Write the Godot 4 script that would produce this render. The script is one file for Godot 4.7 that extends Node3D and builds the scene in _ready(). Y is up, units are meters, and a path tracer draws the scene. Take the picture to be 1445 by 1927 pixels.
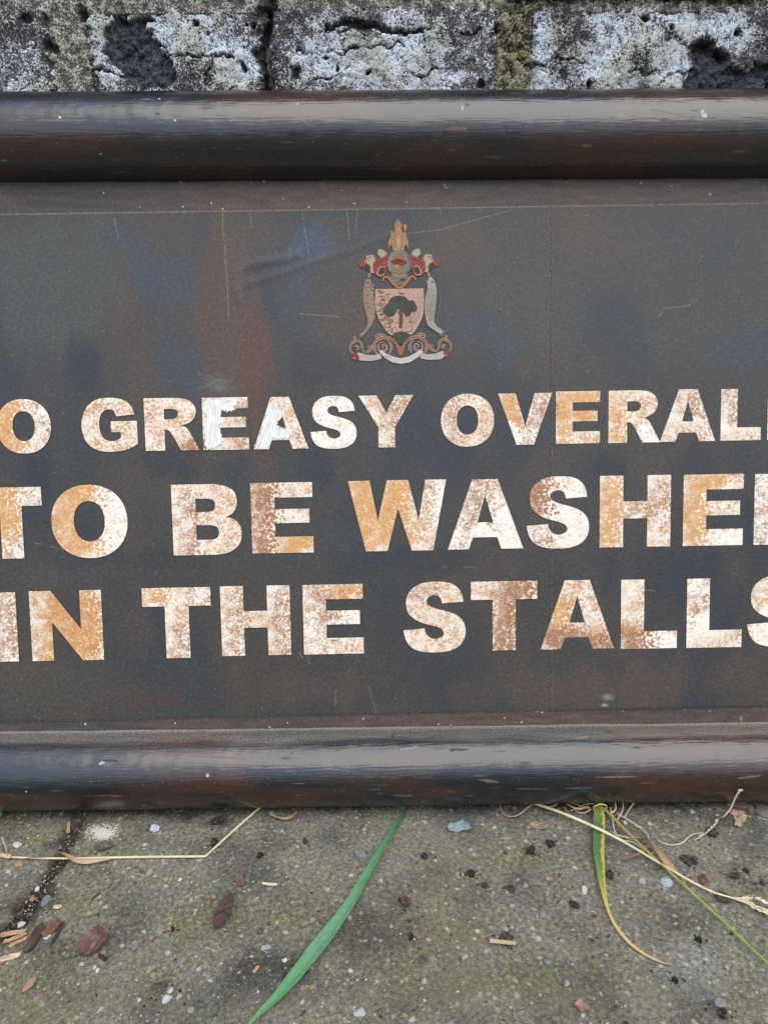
extends Node3D
# A lettered sign with two half round rails leaning on an old brick wall, on weathered concrete paving. Lengths in tables are millimetres.

const LEAN := -13.5
const RAIL_B := 27.91 / 1000.0
const RAIL_T := 27.86 / 1000.0
const RAIL_T_AT := 465.22 / 1000.0
const SIGN_L := -0.412
const SIGN_R := 0.434
const WALL_Z := -0.130
const MM := 0.001

var LETTERS := [
	["N", -308.13, -273.02, 74.62, 37.37],
	["O", -266.79, -229.35, 74.27, 36.76],
	["G", -208.21, -169.95, 74.19, 36.93],
	["R", -164.75, -127.02, 73.31, 37.09],
	["E", -124.65, -92.97, 73.09, 36.91],
	["A", -89.82, -51.75, 72.74, 36.87],
	["S", -50.19, -18.13, 72.86, 36.29],
	["Y", -16.3, 21.69, 72.6, 36.6],
	["O", 40.66, 77.62, 72.75, 36.16],
	["V", 80.45, 118.1, 72.45, 36.75],
	["E", 120.73, 151.48, 73.22, 36.99],
	["R", 157.43, 193.74, 73.14, 36.89],
	["A", 193.65, 232.32, 73.29, 37.12],
	["L", 236.04, 264.24, 72.92, 37.18],
	["L", 268.89, 296.94, 73.04, 37.23],
	["S", 299.17, 331.74, 73.6, 36.66],
	["T", -282.29, -238.73, 13.51, -36.52],
	["O", -232.64, -179.61, 14.38, -37.19],
	["B", -148.35, -100.25, 13.28, -36.5],
	["E", -93.1, -50.01, 13.44, -36.19],
	["W", -25.04, 43.75, 13.66, -36.23],
	["A", 44.44, 97.73, 13.18, -36.09],
	["S", 100.18, 144.22, 14.35, -36.76],
	["H", 151.77, 201.78, 14.01, -36.6],
	["E", 210.74, 253.2, 13.8, -36.62],
	["D", 261.03, 309.1, 13.38, -36.76],
	["I", -276.4, -260.86, -60.43, -110.21],
	["N", -251.25, -200.65, -59.94, -110.25],
	["T", -172.03, -123.68, -59.38, -110.09],
	["H", -116.85, -67.8, -59.13, -109.31],
	["E", -58.65, -16.18, -59.25, -109.45],
	["S", 12.2, 56.49, -58.71, -109.81],
	["T", 60.44, 107.51, -59.33, -109.29],
	["A", 109.79, 162.5, -59.58, -109.39],
	["L", 167.36, 207.54, -60.01, -110.06],
	["L", 214.39, 253.99, -60.15, -110.25],
	["S", 257.93, 302.56, -58.75, -110.81],
]
var PATINA := [
	[-259.41, 56.61, 11.98, 22.46, "O"],
	[-233.77, 56.16, 10.48, 22.46, "K"],
	[-191.59, 55.44, 22.46, 22.46, "M"],
	[-147.35, 58.34, 14.97, 18.71, "M"],
	[-132.59, 40.45, 9.73, 5.99, "B"],
	[-97.8, 53.82, 9.36, 18.71, "P"],
	[-70.03, 57.01, 20.58, 22.46, "M"],
	[-34.98, 56.4, 18.71, 22.46, "W"],
	[-23.73, 63.55, 7.49, 14.97, "W"],
	[-7.09, 65.09, 11.23, 11.23, "M"],
	[9.5, 62.98, 11.23, 22.46, "P"],
	[2.53, 44.72, 6.74, 11.23, "P"],
	[48.26, 54.97, 8.23, 22.46, "P"],
	[66.77, 50.98, 13.1, 22.46, "M"],
	[87.24, 63.49, 9.36, 14.97, "O"],
	[98.31, 41.2, 11.23, 13.1, "K"],
	[111.34, 64.91, 7.49, 14.97, "P"],
	[126.2, 55.47, 6.36, 22.46, "O"],
	[142.89, 62.54, 11.23, 14.97, "O"],
	[144.86, 40.39, 11.23, 6.74, "M"],
	[163.39, 54.84, 6.36, 22.46, "O"],
	[180.09, 60.07, 14.22, 16.84, "M"],
	[184.02, 41.56, 9.36, 11.23, "W"],
	[214.26, 65.01, 10.48, 11.23, "P"],
	[208.26, 42.99, 18.71, 9.36, "M"],
	[242.24, 62.69, 7.49, 13.1, "P"],
	[253.16, 41.1, 14.97, 5.99, "M"],
	[-264.97, -6.09, 10.48, 33.68, "O"],
	[-243.9, 6.55, 8.23, 11.23, "K"],
	[-260.73, -28.64, 8.23, 9.36, "K"],
	[-216.96, -8.85, 16.84, 29.94, "O"],
	[-189.15, -9.37, 11.98, 28.07, "W"],
	[-139.1, -12.18, 8.98, 29.94, "P"],
	[-116.24, 2.35, 13.1, 14.97, "M"],
	[-115.32, -23.88, 14.97, 16.84, "M"],
	[-85.44, -11.3, 8.23, 29.94, "B"],
	[-60.38, 5.06, 14.97, 11.23, "M"],
	[-61.3, -28.67, 14.97, 9.36, "O"],
	[2.74, -7.32, 18.71, 29.94, "O"],
	[-12.2, -7.04, 18.71, 29.94, "O"],
	[30.58, -22.86, 10.48, 18.71, "M"],
	[38.35, -0.48, 5.99, 18.71, "W"],
	[62.68, 2.81, 13.47, 22.46, "P"],
	[54.96, -23.32, 11.98, 14.97, "K"],
	[85.02, -20.12, 14.97, 22.46, "W"],
	[71.86, -23.64, 22.46, 5.24, "W"],
	[107.58, 0.12, 8.98, 16.84, "B"],
	[107.55, -28.09, 10.48, 13.1, "K"],
	[131.97, -9.71, 14.97, 26.2, "W"],
	[158.27, -10.19, 8.23, 29.94, "O"],
	[165.75, -4.7, 7.49, 11.23, "O"],
	[193.92, -3.34, 8.98, 18.71, "P"],
	[192.35, -27.8, 10.48, 13.1, "M"],
	[177.06, -8.66, 13.1, 7.49, "P"],
	[218.88, -11.31, 8.98, 29.94, "O"],
	[231.31, 9.1, 13.1, 6.74, "O"],
	[246.47, 3.21, 8.23, 9.36, "M"],
	[239.62, -30.58, 14.97, 7.49, "W"],
	[263.77, -12.14, 11.23, 33.68, "K"],
	[-269.67, -85.34, 12.72, 29.94, "P"],
	[-243.35, -83.95, 9.73, 29.94, "P"],
	[-241.58, -85.9, 8.98, 29.94, "M"],
	[-224.52, -82.42, 18.71, 33.68, "N"],
	[-207.93, -88.5, 8.98, 26.2, "N"],
	[-163.63, -63.8, 8.23, 6.74, "O"],
	[-133.61, -63.25, 11.98, 7.49, "K"],
	[-147.27, -76.33, 8.98, 11.23, "M"],
	[-147.37, -97.41, 8.98, 16.84, "P"],
	[-108.83, -84.75, 8.98, 29.94, "P"],
	[-89.18, -83.23, 11.23, 7.49, "M"],
	[-76.05, -85.41, 8.98, 29.94, "P"],
	[-47.37, -70.67, 14.97, 14.97, "P"],
	[-46.15, -97.55, 14.97, 14.97, "K"],
	[-28.37, -63.42, 13.1, 6.74, "N"],
	[-33.08, -105.53, 18.71, 5.99, "M"],
	[24.28, -72.09, 13.47, 14.97, "P"],
	[45.14, -64.86, 11.98, 11.23, "M"],
	[35.39, -91.5, 22.46, 22.46, "M"],
	[44.74, -103.26, 11.98, 9.73, "M"],
	[67.81, -65.31, 8.98, 7.49, "M"],
	[94.28, -65.83, 14.97, 7.49, "B"],
	[83.95, -90.56, 9.73, 26.2, "B"],
	[134.04, -66.61, 13.47, 13.47, "M"],
	[122.7, -85.56, 9.73, 14.97, "N"],
	[122.72, -100.99, 17.22, 11.23, "B"],
	[147.49, -101.49, 17.22, 11.23, "B"],
	[149.29, -82.25, 11.23, 14.97, "M"],
	[175.83, -75.1, 8.98, 18.71, "M"],
	[178, -102.12, 11.98, 11.23, "B"],
	[199.03, -104.48, 10.48, 8.98, "W"],
	[221.29, -64.5, 8.98, 6.74, "W"],
	[221.48, -76, 9.73, 7.49, "P"],
	[222.5, -91.42, 9.73, 10.48, "W"],
	[237.31, -107.2, 18.71, 5.99, "M"],
	[265.22, -73.03, 11.23, 14.97, "M"],
	[265.77, -96.16, 11.23, 14.97, "W"],
]
var TINTS := [
	[-222.83, 156.82, 63.62, 63.62, "greygreen", 0.8],
	[-104.36, 130.06, 23.2, 123.5, "brown", 0.9],
	[-116.7, 140.97, 12.72, 63.62, "redbrown", 0.6],
	[-85.83, 93.73, 12.72, 74.85, "redbrown", 1.0],
	[-86.54, 140.5, 8.23, 44.91, "redbrown", 0.7],
	[-88.06, 183.07, 29.94, 18.71, "brown", 0.5],
	[-150.57, 155.72, 29.94, 26.2, "blue", 0.7],
	[-174.57, 184.34, 14.97, 16.84, "blue", 0.6],
	[-142.19, 94.66, 22.46, 22.46, "blue", 0.6],
	[-204.07, 99.29, 16.84, 22.46, "navy", 0.8],
	[-46.64, 177.18, 22.46, 15.72, "bright", 0.8],
	[-61.56, 161.48, 22.46, 14.97, "blue", 0.5],
	[-35.87, 96.54, 33.68, 22.46, "navy", 0.6],
	[-27.88, 125.27, 22.46, 29.94, "brown", 0.5],
	[-56.8, 136.47, 22.46, 22.46, "blue", 0.4],
	[69.13, 123.74, 22.46, 18.71, "blue", 0.7],
	[89.25, 105.37, 22.46, 22.46, "blue", 0.6],
	[244.37, 102.87, 33.68, 22.46, "blue", 0.6],
	[100.26, 90.67, 9.73, 9.73, "redbrown", 0.7],
	[104.02, 137.56, 52.4, 44.91, "greygreen", 0.4],
	[158.82, 168.83, 56.14, 33.68, "brown", 0.35],
	[214.57, 114.22, 44.91, 29.94, "greygreen", 0.4],
	[53.11, 173.94, 44.91, 22.46, "brown", 0.5],
	[-155.79, 32.75, 29.94, 22.46, "navy", 0.7],
	[-108.03, 24.5, 22.46, 22.46, "navy", 0.5],
	[-244.59, 26.94, 14.97, 18.71, "navy", 0.7],
	[-81.88, 31.44, 14.97, 22.46, "redbrown", 0.6],
	[-118.86, 32.09, 22.46, 7.49, "redbrown", 0.35],
	[-45.03, 23.38, 22.46, 18.71, "navy", 0.7],
	[51.64, 21.65, 22.46, 18.71, "navy", 0.4],
	[111.32, 5.66, 22.46, 33.68, "brown", 0.5],
	[152.45, 19.85, 18.71, 22.46, "navy", 0.7],
	[216.13, 18.71, 22.46, 18.71, "navy", 0.6],
	[198.39, -56.41, 59.88, 26.2, "navy", 0.6],
	[262.24, -27.22, 22.46, 33.68, "navy", 0.6],
	[28.46, -41.72, 67.37, 14.97, "navy", 0.5],
	[-31.28, -25.47, 22.46, 18.71, "greygreen", 0.4],
	[-158.8, -38.12, 33.68, 11.23, "navy", 0.4],
	[-233.91, -48.01, 44.91, 11.23, "greygreen", 0.4],
	[-183.44, -87.08, 22.46, 22.46, "brown", 0.5],
	[126.61, -136.05, 97.31, 22.46, "brown", 0.7],
	[195.58, -133.59, 82.34, 22.46, "brown", 0.6],
	[-48.91, -132.34, 59.88, 18.71, "brown", 0.6],
	[-181.96, -137.31, 41.17, 11.23, "redbrown", 0.45],
	[-238.25, -128.35, 59.88, 26.2, "greygreen", 0.4],
	[-112.37, -100.05, 22.46, 18.71, "brown", 0.4],
	[81.13, -46.52, 29.94, 14.97, "brown", 0.3],
]
var SCUFFS := [
	[-118.89, 81.57, 14.97, 10.48],
	[157.32, -145.31, 5.24, 2.99],
	[155.44, -151.15, 2.99, 1.5],
	[-214.44, -105.66, 3.74, 5.24],
]
var SCRATCHES := [
	[Vector2(-52.2, 199.42), Vector2(-51.06, 187.81), Vector2(-49.49, 178.98), Vector2(-48.3, 169.07)],
	[Vector2(-21.87, 199.69), Vector2(-21.01, 189.14), Vector2(-20.53, 177.85)],
	[Vector2(-13.92, 199.57), Vector2(-15.59, 189.06), Vector2(-16.46, 182.03)],
	[Vector2(-87.61, 197.12), Vector2(-86.5, 186.57)],
	[Vector2(-106.33, 197.39), Vector2(-105.16, 169.21), Vector2(-104.46, 147.91), Vector2(-104.48, 126.47)],
	[Vector2(41.77, 199.48), Vector2(42.43, 193.5)],
	[Vector2(67.84, 199.11), Vector2(68.18, 194.89)],
	[Vector2(-13.16, -133.88), Vector2(-11.05, -142.9), Vector2(-8.18, -152.75), Vector2(-5.28, -161.44)],
	[Vector2(-36.83, -136.5), Vector2(-37.86, -148.19)],
	[Vector2(-55.88, -108.15), Vector2(-55.35, -116.67)],
	[Vector2(-56.26, 129.3), Vector2(-27.85, 126.7)],
	[Vector2(190.48, 121.82), Vector2(195.91, 128.94), Vector2(210.63, 129.79), Vector2(217.91, 135.08)],
	[Vector2(-245.72, -25.92), Vector2(-240.93, -26.76)],
	[Vector2(-234.7, -28.38), Vector2(-225.54, -30.82)],
	[Vector2(-59.79, -112.71), Vector2(-62.68, -107.24)],
	[Vector2(41.56, -48.04), Vector2(44.18, -49.23)],
	[Vector2(54.73, -48.67), Vector2(64.53, -49.24)],
	[Vector2(184.11, -67.59), Vector2(193.23, -68.54)],
	[Vector2(91.4, 196.32), Vector2(67.78, 190.67), Vector2(42.32, 183.99), Vector2(16.88, 181.54)],
	[Vector2(-61.21, 173.86), Vector2(-61.1, 165.01)],
	[Vector2(-179.47, 194.93), Vector2(-177.25, 180.86)],
]
var DARK_MARKS := [
	[Vector2(18.24, 199.12), Vector2(19.56, 190.31), Vector2(21.97, 182.17), Vector2(24.77, 175.07)],
	[Vector2(191.39, 78.22), Vector2(192.53, 76.74)],
]
var WRINKLE := [ Vector2(-98.17, 140.68), Vector2(-98.59, 149.6), Vector2(-96.14, 157.74), Vector2(-90.19, 162.26), Vector2(-81.44, 163.9), Vector2(-66.88, 165.81), Vector2(-55.93, 168.48) ]
var CREASE := [ Vector2(-98, 145.67), Vector2(-89.12, 150.52), Vector2(-78.14, 153.2), Vector2(-63.47, 157.95), Vector2(-41.51, 164.72), Vector2(-19.6, 170.77), Vector2(9.63, 181.65) ]
var SMEARS := [
	[Vector2(-123.34, 70.36), Vector2(-117.39, 72.44), Vector2(-113.74, 71.65), Vector2(-108.18, 73.02), Vector2(-100.15, 71.42), Vector2(-99.51, 68.49), Vector2(-102.9, 66.36), Vector2(-100.76, 64.13), Vector2(-107.42, 63.14), Vector2(-111.8, 64.31), Vector2(-112.7, 59.57), Vector2(-109.11, 56.95), Vector2(-111.4, 54.79), Vector2(-115.14, 53.38), Vector2(-113.1, 48.57), Vector2(-111.82, 43.03), Vector2(-114.93, 38.67), Vector2(-120.51, 37.66), Vector2(-123.76, 39.56), Vector2(-122.75, 46.9), Vector2(-123.95, 54.27), Vector2(-122.27, 59.74), Vector2(-124.64, 65.26)],
	[Vector2(-78.96, 66.68), Vector2(-74.1, 69.16), Vector2(-71.27, 65.09), Vector2(-69.17, 61.39), Vector2(-70.77, 57.02), Vector2(-73.83, 53.4), Vector2(-70.2, 51.14), Vector2(-63.58, 50.29), Vector2(-62.92, 47.33), Vector2(-64.87, 43.69), Vector2(-74.11, 43.85), Vector2(-77.04, 44.63), Vector2(-78.68, 39.5), Vector2(-82.47, 36.62), Vector2(-87.63, 37.08), Vector2(-89.4, 39.69), Vector2(-85.93, 44.05), Vector2(-83.47, 51.73), Vector2(-81.39, 59.4)],
]
var CAVITY := [
	[Vector2(-184.88, 527.51), Vector2(-171.95, 531.74), Vector2(-160.69, 531.11), Vector2(-152.21, 534.12), Vector2(-150.38, 528.02), Vector2(-155.31, 521.9), Vector2(-148.98, 514.13), Vector2(-141.81, 506.91), Vector2(-139.18, 496.78), Vector2(-147.33, 487.84), Vector2(-165.69, 486.61), Vector2(-175.78, 493.71), Vector2(-178.56, 500.72), Vector2(-184.3, 503.9), Vector2(-187.69, 511.13)],
	[Vector2(212.46, 510.84), Vector2(219.01, 516.46), Vector2(228.18, 515.81), Vector2(236.8, 508.87), Vector2(239.91, 502.52), Vector2(250.67, 499.29), Vector2(268.55, 502.43), Vector2(274.99, 485.66), Vector2(212.03, 485.24), Vector2(205.6, 492.39), Vector2(214, 498.78)],
]
var CRACKS := [
	[Vector2(-71.32, 542.38), Vector2(-70.24, 536.34), Vector2(-73.02, 530.87), Vector2(-74.75, 525.36), Vector2(-77.93, 519.82), Vector2(-79.36, 513.92), Vector2(-81.59, 506.72), Vector2(-80.56, 499.76), Vector2(-78.75, 493.37), Vector2(-77.7, 486.29)],
	[Vector2(-34.45, 523.4), Vector2(-26.52, 525.54), Vector2(-15.05, 527.04), Vector2(-7.21, 524.87), Vector2(2.09, 523.92), Vector2(11.05, 522.04), Vector2(27.21, 520.76)],
	[Vector2(-55.8, 509.78), Vector2(-50.41, 509.14), Vector2(-37.01, 510.35), Vector2(-26.95, 508.75), Vector2(-22.55, 511.56), Vector2(-18.17, 513.73), Vector2(-8.84, 510.58), Vector2(5.62, 511.47), Vector2(16.45, 513.94)],
	[Vector2(-149.47, 509.45), Vector2(-138.8, 508.16), Vector2(-133.23, 510.02), Vector2(-121.33, 510.3), Vector2(-112.98, 506.82), Vector2(-106.22, 510.25), Vector2(-99.18, 508.03)],
	[Vector2(-112.98, 506.82), Vector2(-114.86, 501.46), Vector2(-119.14, 493.51), Vector2(-120.4, 487.09)],
	[Vector2(16.49, 497.2), Vector2(28.18, 495.25), Vector2(36.55, 497.46), Vector2(41.99, 499.35)],
	[Vector2(16.43, 520.79), Vector2(27.21, 520.76), Vector2(34.36, 523.83)],
	[Vector2(54.53, 521.3), Vector2(62.48, 520.34), Vector2(68.52, 522.49)],
	[Vector2(188.62, 528.33), Vector2(195.11, 522.14), Vector2(203.83, 515.88), Vector2(212.5, 510.52)],
	[Vector2(169.96, 498.92), Vector2(188.45, 497.58), Vector2(200.35, 496.26), Vector2(214.17, 497.5)],
	[Vector2(102.09, 501.7), Vector2(111.14, 502.94), Vector2(120.04, 506.08), Vector2(129.29, 504.15), Vector2(140.34, 502.84)],
	[Vector2(-201.01, 500.16), Vector2(-191.91, 500.76), Vector2(-184.93, 498.84), Vector2(-176.2, 496.27)],
	[Vector2(-26.7, 518.43), Vector2(-23.74, 522.14), Vector2(-21.22, 522.75)],
	[Vector2(-45.58, 493.26), Vector2(-34.6, 494.5), Vector2(-27.28, 495.76), Vector2(-20.04, 493.17)],
	[Vector2(200.43, 495.62), Vector2(193.07, 489.2)],
	[Vector2(-149.01, 513.82), Vector2(-143, 509.43), Vector2(-136.82, 510.03)],
]
var HOLES := [
	[-123.54, 526.11, 2.89, 2.89],
	[-115.76, 521.17, 2.07, 1.65],
	[-9.95, 533.75, 1.65, 1.65],
	[-84.78, 524.78, 1.65, 1.65],
	[-89.38, 525.4, 1.24, 1.24],
	[-94.29, 500.44, 2.48, 4.13],
	[-81.89, 507.66, 4.96, 7.44],
	[-57.77, 498.09, 4.13, 4.96],
	[-19.36, 525.82, 10.74, 3.31],
	[-221.94, 512.17, 4.96, 2.89],
	[-198.35, 532.73, 3.31, 5.79],
	[-235.21, 529.78, 5.79, 3.31],
	[-191.91, 500.76, 2.89, 1.65],
	[243.71, 521.38, 2.48, 1.65],
	[179.65, 528.05, 2.89, 2.07],
	[198.25, 523.06, 1.65, 2.07],
	[78.16, 524.32, 1.65, 3.31],
	[221.69, 512.69, 8.26, 5.79],
	[234.7, 508.24, 4.13, 4.96],
	[69.7, 489.64, 3.31, 2.48],
	[145.12, 489.37, 2.07, 3.72],
	[-29.01, 498.95, 2.07, 2.07],
	[-9.03, 497.29, 2.48, 1.65],
	[-35.71, 505.94, 1.65, 1.24],
]
var WHITE := [
	[-188.16, 515.8, 12.4, 37.19, 0.8],
	[-130.34, 521.83, 37.19, 24.79, 0.8],
	[-99.77, 499.82, 24.79, 20.66, 0.85],
	[-111.5, 534.02, 24.79, 12.4, 0.5],
	[-146.59, 537.14, 37.19, 8.26, 0.5],
	[-165.62, 493.68, 24.79, 12.4, 0.35],
	[-5.29, 505.85, 53.72, 20.66, 0.9],
	[-26.62, 521.53, 24.79, 12.4, 0.6],
	[16.43, 524.49, 24.79, 10.33, 0.7],
	[30.87, 515.15, 24.79, 20.66, 0.7],
	[23.81, 493.02, 37.19, 10.33, 0.8],
	[-52.75, 496.48, 20.66, 16.53, 0.55],
	[-41.17, 515.36, 24.79, 16.53, 0.4],
	[110.19, 518.03, 16.53, 16.53, 0.8],
	[111.78, 492.71, 16.53, 8.26, 0.9],
	[143.78, 505.37, 24.79, 16.53, 0.7],
	[167.76, 520.97, 33.06, 20.66, 0.75],
	[162.94, 495.75, 24.79, 16.53, 0.85],
	[198.56, 505.19, 20.66, 16.53, 0.9],
	[206.98, 525.51, 20.66, 10.33, 0.95],
	[232.04, 526.98, 16.53, 10.33, 0.9],
	[244.27, 517.64, 16.53, 10.33, 0.7],
	[196.39, 492.42, 24.79, 8.26, 0.9],
	[-208.71, 522.05, 12.4, 33.06, 0.5],
	[-247.87, 500.32, 24.79, 16.53, 0.45],
	[-238.83, 489.13, 24.79, 8.26, 0.6],
	[-216.36, 493.85, 12.4, 12.4, 0.6],
	[60.14, 502.47, 16.53, 24.79, 0.3],
	[66.44, 530.5, 24.79, 16.53, 0.3],
]
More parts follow.
